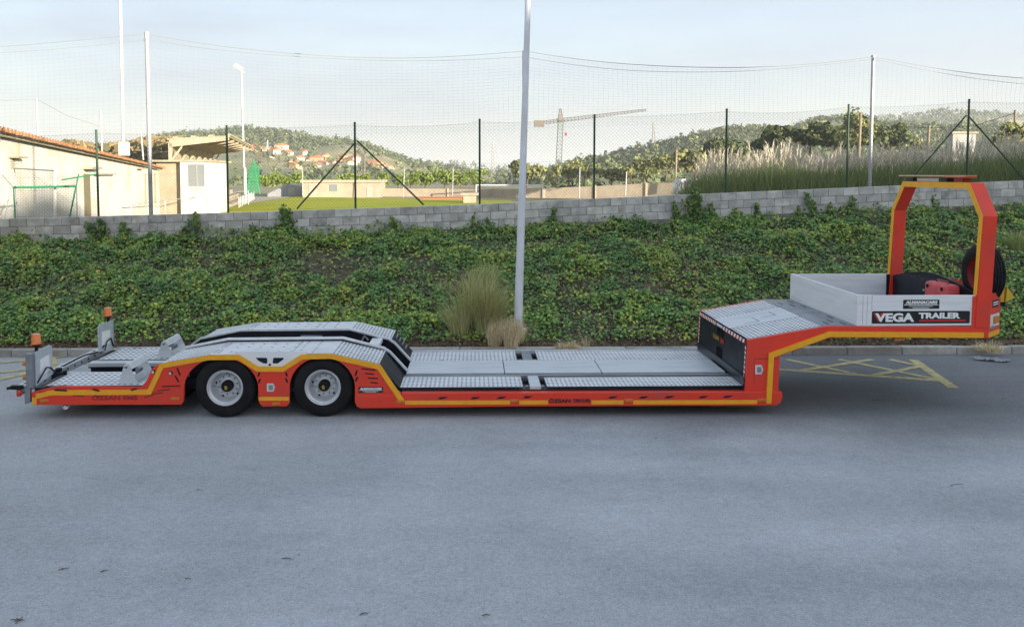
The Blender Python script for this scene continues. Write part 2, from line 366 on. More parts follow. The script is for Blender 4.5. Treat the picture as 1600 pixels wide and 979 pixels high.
_wb = [WP(px, py) for px, py in ((-120, 386), (0, 384), (200, 380), (400, 372), (800, 362), (1100, 350), (1350, 336), (1600, 330), (1750, 326))]
def wall_base(x): return np.interp(x, [p.x for p in _wb], [p.z for p in _wb])

# ground: one sheet to the horizon, asphalt yard on it
g = MB(); g.add([(-6000, -3000, -2.2), (6000, -3000, -2.2), (6000, 7000, -2.2), (-6000, 7000, -2.2)], [(0, 1, 2, 3)])
tag(g.build('ground', DIRT, origin=(0, 0, -2.2)), kind='structure')
g = MB(); xs = [-60, -30, -14, -7, 0, 7, 14, 30, 60]
g.add([(x, -24, 0) for x in xs]+[(x, kerb_y(x)+.06, 0) for x in xs], [(i, i+1, i+1+len(xs), i+len(xs)) for i in range(len(xs)-1)])
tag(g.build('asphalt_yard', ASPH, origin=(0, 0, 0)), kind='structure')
# painted yellow hatching
def mark(p0, p1, wd):
    a, b = PZ(*p0), PZ(*p1); d = (b-a).normalized(); n = Vector((-d.y, d.x, 0))*wd/2; h = Vector((0, 0, mark.z)); mark.z += .0006
    m = MB(); m.add([a-n+h, b-n+h, b+n+h, a+n+h], [(0, 1, 2, 3)]); tag(m.build('road_marking', PAINTY, origin=(a.x, a.y, 0)), kind='structure')
mark.z = .004
for p0, p1, wd in (((1219, 577), (1471, 594.5), .15), ((1427, 562), (1490, 606), .16), ((1230, 561.5), (1337, 584), .12), ((1311, 561.5), (1466, 593), .12),
                   ((1390, 561.5), (1434, 571), .12), ((1251, 579), (1364, 561.5), .12), ((1364, 586.5), (1440, 572), .12), ((1150, 571), (1219, 577), .15),
                   ((-60, 573), (103, 557), .11), ((-70, 590), (150, 566), .11), ((-80, 611), (60, 579.5), .15), ((81, 557), (86, 572), .11)):
    mark(p0, p1, wd)

# kerb of separate stones
kb = MB(); xs = np.linspace(-30, 30, 31)
kb.add([(x, kerb_y(x)+.02, -.3) for x in xs]+[(x, kerb_y(x)+.02, .115) for x in xs]+[(x, kerb_y(x)+.2, .115) for x in xs],
       [(i, i+1, i+32, i+31) for i in range(30)]+[(i+31, i+32, i+63, i+62) for i in range(30)])
kerb = kb.build('kerb', MORT, origin=(0, 3.9, 0)); tag(kerb, kind='structure')
st = MB(); st.box((-.494, 0, -.2), (.494, .16, .135)); kstone = None
for i in range(-14, 16):
    x = i*1.0+.25; ang = math.atan(-.0085)
    if kstone is None:
        o = st.build('kerb_stone', KERB, kerb, origin=(0, 0, 0), bevel=.012); kstone = o
    else: o = kstone.copy(); C.objects.link(o); o.parent = kerb
    W[o] = Vector((x, kerb_y(x)+random.uniform(-.004, .004), random.uniform(-.004, .004))); o.location = W[o]-W[kerb]; o.rotation_euler = (0, random.uniform(-.003, .003), ang)

# bank between kerb and wall
def bank_z(x, y):
    k = kerb_y(x)+.18; t = np.clip((y-k)/(wall_y(x)-k), 0, 1)
    return .11+(wall_base(x)-.11)*(t**.92)+.10*np.sin(PI*t)
nx, ny = 140, 36
gx, gt = np.meshgrid(np.linspace(-16, 18, nx), np.linspace(0, 1.03, ny)); gy = kerb_y(gx)+.17+(wall_y(gx)-kerb_y(gx)-.17)*gt
gz = bank_z(gx, gy)
lump = np.array([[mnoise.noise(Vector((x*.9, y*.9, 0)))*.07+mnoise.noise(Vector((x*2.6, y*2.6, 4)))*.03 for x, y in zip(r1, r2)] for r1, r2 in zip(gx, gy)])
gz = gz+lump*np.sin(PI*np.clip(gt, 0, 1))**.5
v = np.stack([gx, gy, gz], -1).reshape(-1, 3); i = (np.arange(ny-1)[:, None]*nx+np.arange(nx-1)).ravel()
tag(npmesh('bank', v, np.stack([i, i+1, i+1+nx, i+nx], 1), SOIL, smooth=True), kind='structure')
def bank_at(x, y):
    fx = np.clip((x+16)/34*(nx-1), 0, nx-1.001); t = np.clip((y-kerb_y(x)-.17)/(wall_y(x)-kerb_y(x)-.17), 0, 1); fy = np.clip(t/1.03*(ny-1), 0, ny-1.001)
    i0, j0 = fx.astype(int), fy.astype(int); a, b = fx-i0, fy-j0
    return gz[j0, i0]*(1-a)*(1-b)+gz[j0, i0+1]*a*(1-b)+gz[j0+1, i0]*(1-a)*b+gz[j0+1, i0+1]*a*b

# ivy: many leaves in mounds; thin patches let soil and litter show
def vnoise(x, y, s, o=0.): return np.array([mnoise.noise(Vector((a*s+o, b*s, o))) for a, b in zip(x, y)])
n = 185000
x = RNG.uniform(-15, 17, n); t = RNG.uniform(.03, 1.0, n); y = kerb_y(x)+.17+(wall_y(x)-kerb_y(x)-.22)*t
th = vnoise(x, y, .75); th2 = vnoise(x, y, 2.3, 9.); bare = 1.2*np.exp(-(((x+2.1)/1.7)**2+((t-.6)/.15)**2))+.6*np.exp(-(((x+8.8)/1.2)**2+((t-.86)/.1)**2))+.7*np.exp(-(((x-3.4)/.7)**2+((t-.8)/.08)**2)); keep = (RNG.random(n) < np.clip(.95+.9*th+.35*th2-.75*bare, .18, 1))
x, y, t, th, th2 = x[keep], y[keep], t[keep], th[keep], th2[keep]; n = len(x)
hh = np.clip(.12+.26*th+.2*th2, .015, .55)*np.clip(t*9, .25, 1)
z = bank_at(x, y)+.015+hh*RNG.power(2.2, n)
nr = np.stack([RNG.normal(0, .5, n), -.4+RNG.normal(0, .5, n), np.full(n, 1.0)], 1)
col = pick([(.05, .12, .03), (.10, .2, .04), (.17, .28, .055), (.26, .35, .07), (.4, .38, .06), (.22, .155, .08)], [.2, .36, .28, .11, .025, .03], n)*1.17
hue = vnoise(x, y, 1.1, 21.)+.6*vnoise(x, y, 3.1, 5.); k1 = np.clip(hue*1.6+.35, 0, 1)[:, None]; col = col*(np.array([[.72, .82, .95]])*(1-k1)+np.array([[1.3, 1.12, .85]])*k1)
low_t = np.clip(1-t*3.2, 0, 1)[:, None]; col = col*(1+.35*low_t)
yl = vnoise(x, y, .55, 3.); yk = (RNG.random(n) < np.clip((yl-.15)*1.1, 0, .3)); col[yk] = pick([(.32, .31, .05), (.23, .28, .05), (.42, .34, .06)], [.4, .4, .2], yk.sum())
low = RNG.random(n) < np.clip(.32-th*.6, 0, .3)*(hh < .1); col[low] = pick([(.1, .075, .045), (.14, .11, .07), (.07, .055, .035)], [.4, .3, .3], low.sum())
sz = RNG.uniform(.038, .088, n)
v, f = leaves(p=np.stack([x, y, z], 1), nrm=nr, size=sz, aspect=.95)
tag(npmesh('ivy_cover', v, f, LEAF, tint=np.repeat(col, 4, 0)), kind='stuff')
n2 = 13000; x = RNG.uniform(-15, 17, n2); q_ = vnoise(x, x*0, .8, 31.); ok = RNG.random(n2) < np.clip(.35+1.6*q_, .05, 1); x = x[ok]; n2 = len(x); y = wall_y(x)-.06-RNG.power(.7, n2)*.75
hg = .12+.32*np.clip(vnoise(x, y, 1.2, 14.)+.45, 0, 1); z = bank_at(x, y)+hg*RNG.power(1.8, n2); v, f = leaves(np.stack([x, y, z], 1), np.stack([RNG.normal(0, .5, n2), -.7+RNG.normal(0, .4, n2), np.full(n2, .8)], 1), RNG.uniform(.045, .095, n2), .95)
tag(npmesh('ivy_mounds', v, f, LEAF, tint=np.repeat(pick([(.05, .12, .03), (.1, .2, .04), (.18, .27, .05), (.28, .32, .06), (.36, .33, .06)], [.25, .3, .25, .12, .08], n2), 4, 0)), kind='stuff')
# brown leaf litter along the kerb
n = 6500; x = RNG.uniform(-15, 17, n); y = kerb_y(x)+.17+RNG.power(.5, n)*.38; z = bank_at(x, y)+RNG.uniform(.0, .05, n)
v, f = leaves(np.stack([x, y, z], 1), np.stack([RNG.normal(0, .5, n), RNG.normal(-.2, .5, n), np.ones(n)], 1), RNG.uniform(.03, .075, n))
tag(npmesh('leaf_litter', v, f, STRAW, tint=np.repeat(pick([(.12, .075, .04), (.2, .14, .08), (.07, .045, .03), (.26, .2, .12)], [.4, .3, .2, .1], n), 4, 0)), kind='stuff')

# --- block wall: a mortar core and single blocks in three courses
wall = empty('block_wall', (A.x, A.y, 1.2), 'long grey concrete block wall along the top of the ivy bank', 'wall')
m = MB(); xs = np.linspace(A.x-1.8, B.x+1.8, 60)
for k in range(59):
    x0, x1 = xs[k], xs[k+1]; n0 = Vector((x0, wall_y(x0), 0))+WN*.012; n1 = Vector((x1, wall_y(x1), 0))+WN*.012; bk = WN*.17
    z = lambda q, dz: Vector((0, 0, dz+q))
    vs = [n0+z(wall_base(x0), -.5), n1+z(wall_base(x1), -.5), n1+z(wall_top(x1), -.012), n0+z(wall_top(x0), -.012)]
    vs += [q+bk for q in vs]; m.add(vs, [(0, 1, 2, 3), (7, 6, 5, 4), (3, 2, 6, 7)])
m.build('mortar_core', MORT, wall)
m = MB()                                               # concrete footing, slightly proud, mostly under the ivy
for k in range(59):
    x0, x1 = xs[k], xs[k+1]; n0 = Vector((x0, wall_y(x0), 0))-WN*.03; n1 = Vector((x1, wall_y(x1), 0))-WN*.03
    t0, t1 = wall_top(x0)-.615, wall_top(x1)-.615
    vs = [n0+Vector((0, 0, t0-.7)), n1+Vector((0, 0, t1-.7)), n1+Vector((0, 0, t1)), n0+Vector((0, 0, t0)), n0+WN*.1+Vector((0, 0, t0)), n1+WN*.1+Vector((0, 0, t1))]
    m.add(vs, [(0, 1, 2, 3), (3, 2, 5, 4)])
m.build('footing', mat('footing concrete', (.3, .275, .24), (.2, .185, .16), rough=.95, scale=4, bump=.5, c3=(.13, .12, .1), s3=1.5), wall)
bm_ = MB(); bm_.box((-.1955, 0, -.0955), (.1955, .18, .0955)); b0 = bm_.build('block', BLOCK, wall, origin=(0, 0, 0), bevel=.006, seg=1)
cap0 = b0.data.copy(); cap0.materials[0] = CAPB; first = True; ln = (Vector((B.x, B.y, 0))-Vector((A.x, A.y, 0))).length
for c_ in range(3):
    for k in range(-4, int(ln/.4)+5):
        s = k*.4+(.2 if c_ % 2 else 0); x = A.x+WD.x*s
        if first: o = b0; first = False
        else: o = bpy.data.objects.new('block', b0.data); C.objects.link(o); o.parent = wall
        if c_ == 0: o.data = cap0
        zz = wall_top(x)-.1-c_*.2; sl = math.atan((wall_top(x+.2)-wall_top(x-.2))/.4)
        W[o] = Vector((x, wall_y(x), zz))+WN*random.uniform(-.004, .004)
        o.location = W[o]-W[wall]; o.rotation_euler = (0, -sl+random.uniform(-.004, .004), math.atan2(WD.y, WD.x))

# --- ivy climbing the wall: one plant each
def vine(px, pyt, wd, n, label, seed, pyb=None):
    rg = np.random.default_rng(seed); top = WP(px, pyt, -.03); x = top.x; zb = float(bank_at(np.array([x]), np.array([wall_y(x)-.1]))[0])
    root = empty('climbing_ivy', (x, wall_y(x)-.05, zb), label, 'ivy', 'ivy shoots on the block wall')
    stem = MB(); H = top.z-zb; nb = 3
    pts_all = []
    for b_ in range(nb):
        ax = rg.normal(0, wd*.35); pts = []
        hb = H*(1 if b_ == 0 else rg.uniform(.5, .85))
        for k in range(7):
            tt = k/6; xx = x+ax*tt+math.sin(tt*5+b_)*wd*.18; pts.append((xx, wall_y(xx)-.03, zb-.05+hb*tt))
        stem.tube(pts, .008, 5); pts_all.append((pts, hb))
    stem.build('stem', BARK, root)
    pp = []
    for q in range(n):
        pts, hb = pts_all[0 if rg.random() < .5 else rg.integers(nb)]; tt = rg.random()**.8; i = min(int(tt*6), 5); fr = tt*6-i
        c = np.array(pts[i])*(1-fr)+np.array(pts[i+1])*fr; sp = wd*(.55-.3*tt)
        xx = c[0]+rg.normal(0, sp*.5); pp.append((xx, wall_y(xx)-abs(rg.normal(.06, .05))-.02, c[2]+rg.normal(0, .04)))
    pp = np.array(pp); v, f = leaves(pp, np.stack([rg.normal(0, .5, n), -1+rg.normal(0, .3, n), .5+rg.normal(0, .4, n)], 1), rg.uniform(.05, .1, n), .95, rng=rg)
    npmesh('foliage', v, f, LEAF, root, origin=tuple(W[root]), tint=np.repeat(pick([(.045, .1, .025), (.09, .17, .035), (.14, .22, .05), (.24, .27, .06)], [.3, .35, .25, .1], n, rg), 4, 0))
for k, a in enumerate((
    (147, 345, .22, 160, 'ivy shoot on the wall left of the leftmost green fence post'), (164, 340, .2, 190, 'ivy shoot on the wall just right of the leftmost green fence post'),
    (193, 347, .2, 130, 'shorter ivy shoot on the wall under the tall white floodlight pole'), (302, 332, .32, 230, 'dense ivy shoot reaching the wall top left of the second green post'),
    (445, 322, .42, 420, 'broadest ivy growth on the wall, just left of the left fence brace foot'), (616, 338, .2, 120, 'small bushy ivy tuft on the wall under the right brace of the left braced post'),
    (738, 336, .2, 70, 'thin ivy tuft on the wall below the post left of the lamp post'), (763, 338, .2, 80, 'ivy tuft on the wall nearest the left side of the lamp post'),
    (858, 322, .16, 120, 'narrow upright ivy shoot on the wall right of the lamp post'), (1083, 292, .42, 420, 'large ivy shoot over the wall top beside the pampas grass edge'),
    (1112, 318, .25, 130, 'ivy straggle low on the wall right of the large ivy shoot'), (1184, 314, .16, 110, 'narrow ivy shoot on the wall above the sloped deck of the trailer'),
    (1268, 300, .22, 120, 'slim leaning ivy shoot on the wall left of the tall grey net pole'), (1325, 309, .28, 170, 'ivy shoot on the wall below the post beside the tall grey net pole'),
    (1462, 305, .16, 80, 'ivy shoot on the wall seen through the red hoop'), (1245, 322, .16, 70, 'tiny ivy tuft low on the wall above the silver box corner'), (1058, 312, .2, 110, 'ivy tuft on the wall just left of the large ivy shoot'), (1150, 326, .24, 130, 'low broad ivy tuft on the wall between the large shoot and the narrow one'), (1300, 318, .2, 90, 'low ivy tuft on the wall between the slim leaning shoot and the post'), (965, 338, .3, 140, 'low ivy hump at the wall foot right of the lamp post'), (402, 347, .26, 90, 'ivy straggle on the wall left of the broadest ivy growth'))):
    vine(*a[:4], a[4], 100+k)

# --- chain-link fence on the wall
posts = [(154, 336, 204), (356.5, 330, 197), (555.5, 323, 192), (749.5, 318, 187), (928, 310, 180), (1133.5, 302, 171), (1323, 293, 164), (1510, 285, 156)]
pk = []
fence = empty('chain_link_fence', tuple(WP(750, 318, .09)), 'dark green post and wire chain link fence standing on the block wall', 'fence')
tops = []
for k, (px, pb, pt) in enumerate(posts):
    p = WP(px, pb, .09); q = WP(px, pt, .09); p.z = wall_top(p.x)-.02; tops.append((p.x, q.z))
    m = MB(); m.tube([p, (p.x, p.y, q.z)], .026, 10); m.lathe([(.03, -.01), (.03, .012), (.015, .022)], (p.x, p.y, q.z), 'z', 10); m.build('post', POSTG, fence, smooth=40)
for px, pb in ((-45, 340), (1705, 280)):
    p = WP(px, pb, .09); zt = wall_top(p.x); m = MB(); m.tube([(p.x, p.y, zt-.02), (p.x, p.y, zt+2.05)], .026, 10); m.build('post', POSTG, fence, smooth=40); tops.append((p.x, zt+2.05))
tops.sort()
for (a, b) in (((555.5, 222), (464, 326)), ((558, 220), (662, 320)), ((1510, 180), (1420, 284)), ((1512, 180), (1603, 283))):
    p, q = WP(*a, .1), WP(*b, .1); m = MB(); m.tube([p, q], .02, 8); m.build('brace', POSTG, fence, smooth=40)
def wires(segs, r):                                    # thin three-sided rods, straight piecewise segments
    a = np.array([s[0] for s in segs]); b = np.array([s[1] for s in segs]); d = unit(b-a)
    u = unit(np.cross(d, np.array([.31, .9, .2]))); w_ = np.cross(d, u); vs = []
    for e in (a, b):
        for j in range(3): vs.append(e+(u*math.cos(2*PI*j/3)+w_*math.sin(2*PI*j/3))*r)
    v = np.stack(vs, 1).reshape(-1, 3); i = np.arange(len(a))[:, None]*6
    f = np.concatenate([i+np.array([[j, (j+1) % 3, (j+1) % 3+3, j+3]]) for j in range(3)]); return v, f
def ftop(x):                                           # top edge sags a little between posts
    X = [t[0] for t in tops]; z = np.interp(x, X, [t[1] for t in tops]); j = np.clip(np.searchsorted(X, x)-1, 0, len(X)-2)
    q = (x-np.array(X)[j])/(np.array(X)[j+1]-np.array(X)[j]); return z-.04-.22*np.clip(q*(1-q), 0, 1)*(1+.6*np.sin(j*2.3))
x0, x1 = tops[0][0], tops[-1][0]; ph = .088; Hn = 2.05; segs = []
def fpt(x, t):
    zb = wall_top(x)+.01; zt = float(ftop(x)); return (x, wall_y(x)+.055+WN.y*.03, zb+(zt-zb)*t/Hn)
for sgn in (1, -1):
    s = x0-Hn
    while s < x1+Hn:
        ts = np.linspace(0, Hn, 5)
        for k in range(4):
            xa, xb = s+sgn*ts[k], s+sgn*ts[k+1]
            if x0 <= min(xa, xb) and max(xa, xb) <= x1: segs.append((fpt(xa, ts[k]), fpt(xb, ts[k+1])))
        s += ph
for tt in (.02, 1.0, 2.03):
    xs = np.linspace(x0, x1, 90); segs += [(fpt(xs[k], tt), fpt(xs[k+1], tt)) for k in range(89)]*1
v, f = wires(segs, .0018)
npmesh('wire_mesh', v, f, WIRE, fence, origin=tuple(W[fence]))

# --- tall ball-stop net behind the fence on its own poles
NP = [(-420, 340, 76), (236, 331, 52), (1359, 292, 88), (1905, 270, 120)]
npos = []
for k, (px, pb, pt) in enumerate(NP):
    p = WP(px, pb, .35); q = WP(px-(8 if k == 1 else 0), pt, .35); z0 = 1.0
    if k in (1, 2): q = WP({1: 229, 2: 1362.5}[k], pt, .35)
    npos.append(Vector((p.x, p.y, q.z)))
    if k in (1, 2):
        m = MB(); m.tube([(p.x, p.y, z0), (p.x+(q.x-p.x)*.0, p.y, q.z)], .05 if k == 1 else .045, 12); m.lathe([(.055, -.02), (.055, .02), (.02, .035)], (p.x, p.y, q.z), 'z', 12)
        m.tube([(p.x, p.y-.06, q.z-.03), (p.x, p.y-.06, q.z-.12)], .012, 6)
        o = m.build('net_pole', POLEG, smooth=40)
        tag(o, 'tall pale net pole rising behind the wall, second pole from the left edge' if k == 1 else 'tall grey net pole behind the pampas grass right of the trailer hoop', 'pole', 'poles holding up the ball stop net')
p = WP(818, 318, .35); q = WP(824, 79, .35); npos.insert(2, Vector((p.x, p.y, q.z)))
m = MB(); m.tube([(p.x, p.y, 1.2), (p.x, p.y, q.z)], .04, 10); tag(m.build('net_pole', POLEG, smooth=40), 'slim net pole standing right behind the white lamp post', 'pole', 'poles holding up the ball stop net')
segs = []; ropes = []
def ntop(x, d=0.0):
    X = [q.x for q in npos]; Z = [q.z for q in npos]; j = int(np.clip(np.searchsorted(X, x)-1, 0, len(X)-2)); t = (x-X[j])/(X[j+1]-X[j])
    return Z[j]+(Z[j+1]-Z[j])*t-(1.5+d)*t*(1-t)*(.9 if j != 0 else .5)-.02
def npt(x, t):
    zb = wall_top(x)+1.75; return Vector((x, wall_y(x)+.32+.04*math.sin(x*1.3+t*4), zb+(ntop(x)-zb)*t))
x0, x1 = npos[0].x, npos[-1].x; sx = .125
for x in np.arange(max(x0, -15.5), min(x1, 17.5), sx):
    xx = float(x)
    for k in range(4): segs.append((npt(xx+.015*math.sin(k*2.+x), k/4), npt(xx+.015*math.sin(k*2.+2+x), (k+1)/4)))
for k in range(1, 25):
    xs = np.arange(-15.5, 17.5, .6); segs += [(npt(float(a), k/25), npt(float(b), k/25)) for a, b in zip(xs[:-1], xs[1:])]
v, f = wires([(tuple(a), tuple(b)) for a, b in segs], .0013)
net = empty('ball_stop_net', tuple(npt(0, 0)), 'sagging thin mesh net strung high between tall poles above the fence', 'net')
npmesh('net_mesh', v, f, NETM, net, origin=tuple(W[net]))
m = MB(); xs = np.arange(-15.5, 17.6, .4); m.tube([npt(float(a), 1) for a in xs], .008, 5); m.tube([npt(float(a), 1)+Vector((0, .05, -.05-.1*(.5+.5*math.sin(a*.5)))) for a in xs], .005, 5)
m.build('head_rope', NETM, net)

# --- white lamp post on the bank
p = PZ(809, 508, .45); D_ = p.y; lt = P(824, 0, D_); lean = (lt.x-p.x)/(lt.z-p.z)
lamp = empty('lamp_post', (p.x, p.y, .3), 'tall plain white lamp post rising from the ivy bank out of the picture', 'lamp post')
H = 9.5; m = MB(); m.tube([(p.x+lean*0, p.y, .25), (p.x+lean*2, p.y, 2.2), (p.x+lean*H*.5, p.y, H*.5), (p.x+lean*H, p.y, H)], .082, 20, r2=.045); m.build('pole', LAMPW, lamp, smooth=50)
m = MB(); m.tube([(p.x+lean*H, p.y, H-.05), (p.x+lean*H, p.y-.5, H+.25), (p.x+lean*H, p.y-1.1, H+.3)], .03, 10); m.build('arm', LAMPW, lamp, smooth=50)
m = MB(); hx, hy, hz = p.x+lean*H, p.y-1.1, H+.3; m.prismx([(hy+.05, hz-.05), (hy-.55, hz-.05), (hy-.6, hz), (hy-.45, hz+.08), (hy+.05, hz+.06)], hx-.14, hx+.14); m.build('lamp_head', LAMPW, lamp, bevel=.015)
m = MB(); m.lathe([(.16, 0), (.16, .03), (.1, .05)], (p.x, p.y, .36), 'z', 20); m.build('base_collar', LAMPW, lamp, smooth=40)

# --- grass clumps on the bank
GR = [(.36, .42, .15), (.28, .36, .11), (.5, .5, .24), (.2, .26, .09)]; ST = [(.78, .66, .42), (.66, .55, .33), (.85, .75, .52), (.5, .41, .24)]
def clump(px, py, zb, rad, h, n, cols, label, seed, droop=.6, lx=0.0, spread=1.0):
    rg = np.random.default_rng(seed); c = PZ(px, py, zb); zb = float(bank_at(np.array([c.x]), np.array([c.y]))[0]); nt_ = 9
    tx, ty = rg.normal(0, rad*.3*spread, nt_), rg.normal(0, rad*.22*spread, nt_); th_ = rg.uniform(.6, 1.1, nt_); ti = rg.integers(0, nt_, n); a = rg.uniform(0, 2*PI, n); r = rad*.2*np.sqrt(rg.random(n))
    base = np.stack([c.x+tx[ti]+r*np.cos(a), c.y+ty[ti]+r*np.sin(a), np.full(n, zb)], 1); base[:, 2] = bank_at(base[:, 0], base[:, 1])-.02
    hh = h*th_[ti]*rg.uniform(.45, 1.1, n); lean = np.stack([np.cos(a), np.sin(a)], 1)*(rad*rg.uniform(.05, .8, n)*rg.random(n)**.5)[:, None]+np.stack([rg.normal(0, .12, nt_)[ti]*h, rg.normal(-.06, .1, nt_)[ti]*h], 1); lean[:, 0] += lx*hh
    v, f = blades(base, hh, lean, rg.uniform(.0025, .0058, n), rg, droop, 5)
    o = npmesh('grass_clump', v, f, STRAW, origin=(c.x, c.y, zb), tint=np.repeat(pick(cols, [.35, .3, .2, .15], n, rg), 12, 0)); tag(o, label, 'grass', 'grass clumps on the bank')
clump(748, 492, .6, .95, 1.25, 3600, [GR[0], ST[1], GR[2], GR[1]], 'large green tufted grass clump left of the lamp post', 1)
clump(738, 452, .9, .75, .75, 1300, [GR[2], GR[0], ST[0], GR[1]], 'green grass tuft behind the large clump, higher on the bank', 6)
clump(788, 524, .3, .62, .72, 2200, ST, 'dry straw coloured grass clump spilling to the lamp post foot', 12, 1.15, lx=.12, spread=.8)
clump(899, 530, .3, .36, .32, 700, ST, 'small pale dry grass tuft right of the lamp post', 3, 1.0)
clump(1178, 470, .8, .4, .4, 700, ST, 'dry grass tuft behind the far edge of the sloped deck', 4, 1.0)
clump(1548, 538, .2, .42, .26, 500, ST, 'dry grass tuft under the front end of the trailer beside the rag', 5, 1.0)
clump(1588, 375, 1.75, .5, .62, 900, GR, 'green and straw grass tuft below the wall at the right edge', 7)

# ================================================================== TRAILER
WT = 2.5                                               # width
tr = empty('car_transporter_trailer', (0, WT/2, 0), 'red and yellow low loader car transporter trailer parked along the kerb without a truck', 'trailer')
def T(mb, name, m, parent=None, **k): return mb.build(name, m, parent or tr, **k)
def pp(*pts): return [S(*p) for p in pts]
def strip(pts, wd):                                    # mitred band outline in x,z
    pts = [Vector((a, b)) for a, b in pts]; l, r = [], []
    for i, p in enumerate(pts):
        d0 = (p-pts[i-1]).normalized() if i else (pts[1]-p).normalized(); d1 = (pts[i+1]-p).normalized() if i < len(pts)-1 else d0
        n0, n1 = Vector((-d0.y, d0.x)), Vector((-d1.y, d1.x)); n = (n0+n1).normalized(); k = wd/2/max(.3, n.dot(n0)); l.append(tuple(p+n*k)); r.append(tuple(p-n*k))
    return l, r
def stripe(pts, wd, y=-.004, m=YEL, name='reflective_stripe', th=.004):
    l, r = strip(pts, wd); b = MB()
    for i in range(len(l)-1): b.prism([l[i], l[i+1], r[i+1], r[i]], y, y+th)
    return T(b, name, m)
def perf(name, p00, p10, p11, p01, nu, nv, m=GALV, hu=.3, hv=.3, skip=None, parent=None, stag=False):
    """sheet with real punched holes; corners p00 (u0 v0), p10 (u1 v0), p11, p01"""
    p00, p10, p11, p01 = (np.array(q, float) for q in (p00, p10, p11, p01)); vs = []; fs = []
    def Q(u, v): return tuple((p00*(1-u)+p10*u)*(1-v)+(p01*(1-u)+p11*u)*v)
    sq = [(-1, -1), (0, -1), (1, -1), (1, 0), (1, 1), (0, 1), (-1, 1), (-1, 0)]
    oc = [(math.cos(2*PI*(k+.0)/8-PI*.75), math.sin(2*PI*(k)/8-PI*.75)) for k in range(8)]
    for i in range(nu):
        for j in range(nv):
            k = len(vs); cu, cv = (i+.5)/nu, (j+.5)/nv
            if skip and skip(i, j):
                vs += [Q(cu+a*.5/nu, cv+b*.5/nv) for a, b in ((-1, -1), (1, -1), (1, 1), (-1, 1))]; fs.append((k, k+1, k+2, k+3)); continue
            vs += [Q(cu+a*.5/nu, cv+b*.5/nv) for a, b in sq]+[Q(cu+a*hu/nu, cv+b*hv/nv) for a, b in oc]
            fs += [(k+q, k+(q+1) % 8, k+8+(q+1) % 8, k+8+q) for q in range(8)]
    b = MB(); b.add(vs, fs); return T(b, name, m, parent=parent)

PIT = mat('pit black', (.003, .003, .004), rough=.9, spec=.1)
# ---- side skirts (one plate round both wheel arches), near and far
def arc(c, r, a0, a1, n=14): return [(c[0]+r*math.cos(a0+(a1-a0)*k/n), c[1]+r*math.sin(a0+(a1-a0)*k/n)) for k in range(n+1)]
RW = .405; WX = [S(350.5, 612)[0], S(503.8, 612)[0]]; RA = .47
sk = pp((50.5, 632), (48.5, 613), (74, 605.5), (92, 602.5), (150, 603), (221, 604), (229, 594), (237, 576), (249, 567.5), (253, 568.2), (327, 556), (374, 555.6), (404, 574), (441, 574), (472, 555), (518, 554), (591.5, 570.5), (604, 591), (613, 604), (627, 613.5), (627, 632), (561, 636.5), (555, 630))
def arch(cx_, rx, rz): return [(cx_+rx*math.cos(a), RW+rz*math.sin(a)) for a in np.linspace(-.1, PI+.1, 19)]
a1 = arch(S(503.6, 612)[0], .437, .415); a2 = arch(S(345.7, 612)[0], .492, .415)
low = pp((452.4, 629), (448, 634.5), (410, 635), (404.5, 629)); low0 = pp((287, 626), (283, 631.5))
sk = sk+a1+low+a2+low0
b = MB(); b.prism(sk, 0, .03); side = T(b, 'side_skirt', RED, bevel=.006, seg=2)
b = MB(); b.prism(sk, WT-.03, WT); T(b, 'side_skirt', RED)
b = MB(); b.prism([(x, z) for x, z in sk], WT-.05, WT-.033); T(b, 'skirt_lining', NAVY)
b = MB(); b.prism([(x, z) for x, z in sk], .033, .045); T(b, 'skirt_lining', NAVY)
# lower folded rail of the skirt (a proud lower band), tail and front pieces
for pts in (pp((287, 606.5), (287, 626), (283, 631.5), (52, 632), (52, 620), (80, 616), (234, 616), (240, 606.5)),):
    b = MB(); b.prism(pts, -.012, .0); T(b, 'skirt_fold', RED, bevel=.005, seg=2)
# main side beam
for y0, y1 in ((-.014, .1), (WT-.1, WT+.014)):
    b = MB(); b.prism(pp((554.5, 618), (628, 616), (627, 613.2), (1222, 611.5), (1222.5, 621), (1219, 629), (1212, 633), (800, 634.5), (563, 637.5), (557, 634), (554.5, 628)), y0, y1); T(b, 'side_beam', RED, bevel=.014, seg=3)
# yellow stripes
stripe(pp((54.5, 631), (54.5, 620)), .058, y=-.017)
stripe(pp((57, 618.5), (80, 613), (234, 611.8), (253, 570.8), (327, 558), (373, 557.6), (403, 576), (442, 576), (472.5, 557), (517, 556), (592, 572.5), (628.5, 626)), .066, y=-.017, th=.018)
stripe(pp((404, 622.5), (452, 622.5)), .05)
for a, c_ in ((633, 797), (811, 856), (924, 974), (989, 1182.5)): stripe(pp((a, 628.2-(a-633)*.0015), (c_, 628-(c_-633)*.0015)), .055, y=-.018)
stripe(pp((1200.5, 629.5), (1205, 554.5), (1296, 521.8), (1536, 523.2)), .07, y=-.018, th=.036)
for px, py in ((626, 626.5), (803.5, 625), (982, 624.5), (1189.5, 624), (70, 625), (274, 622), (432, 630)):
    x, z = S(px, py); b = MB(); b.box((x-.055, -.022, z-.018), (x+.055, -.004, z+.018)); b.box((x-.035, -.026, z-.011), (x+.035, -.0225, z+.011)); T(b, 'side_marker', AMBER2, bevel=.004, seg=1)
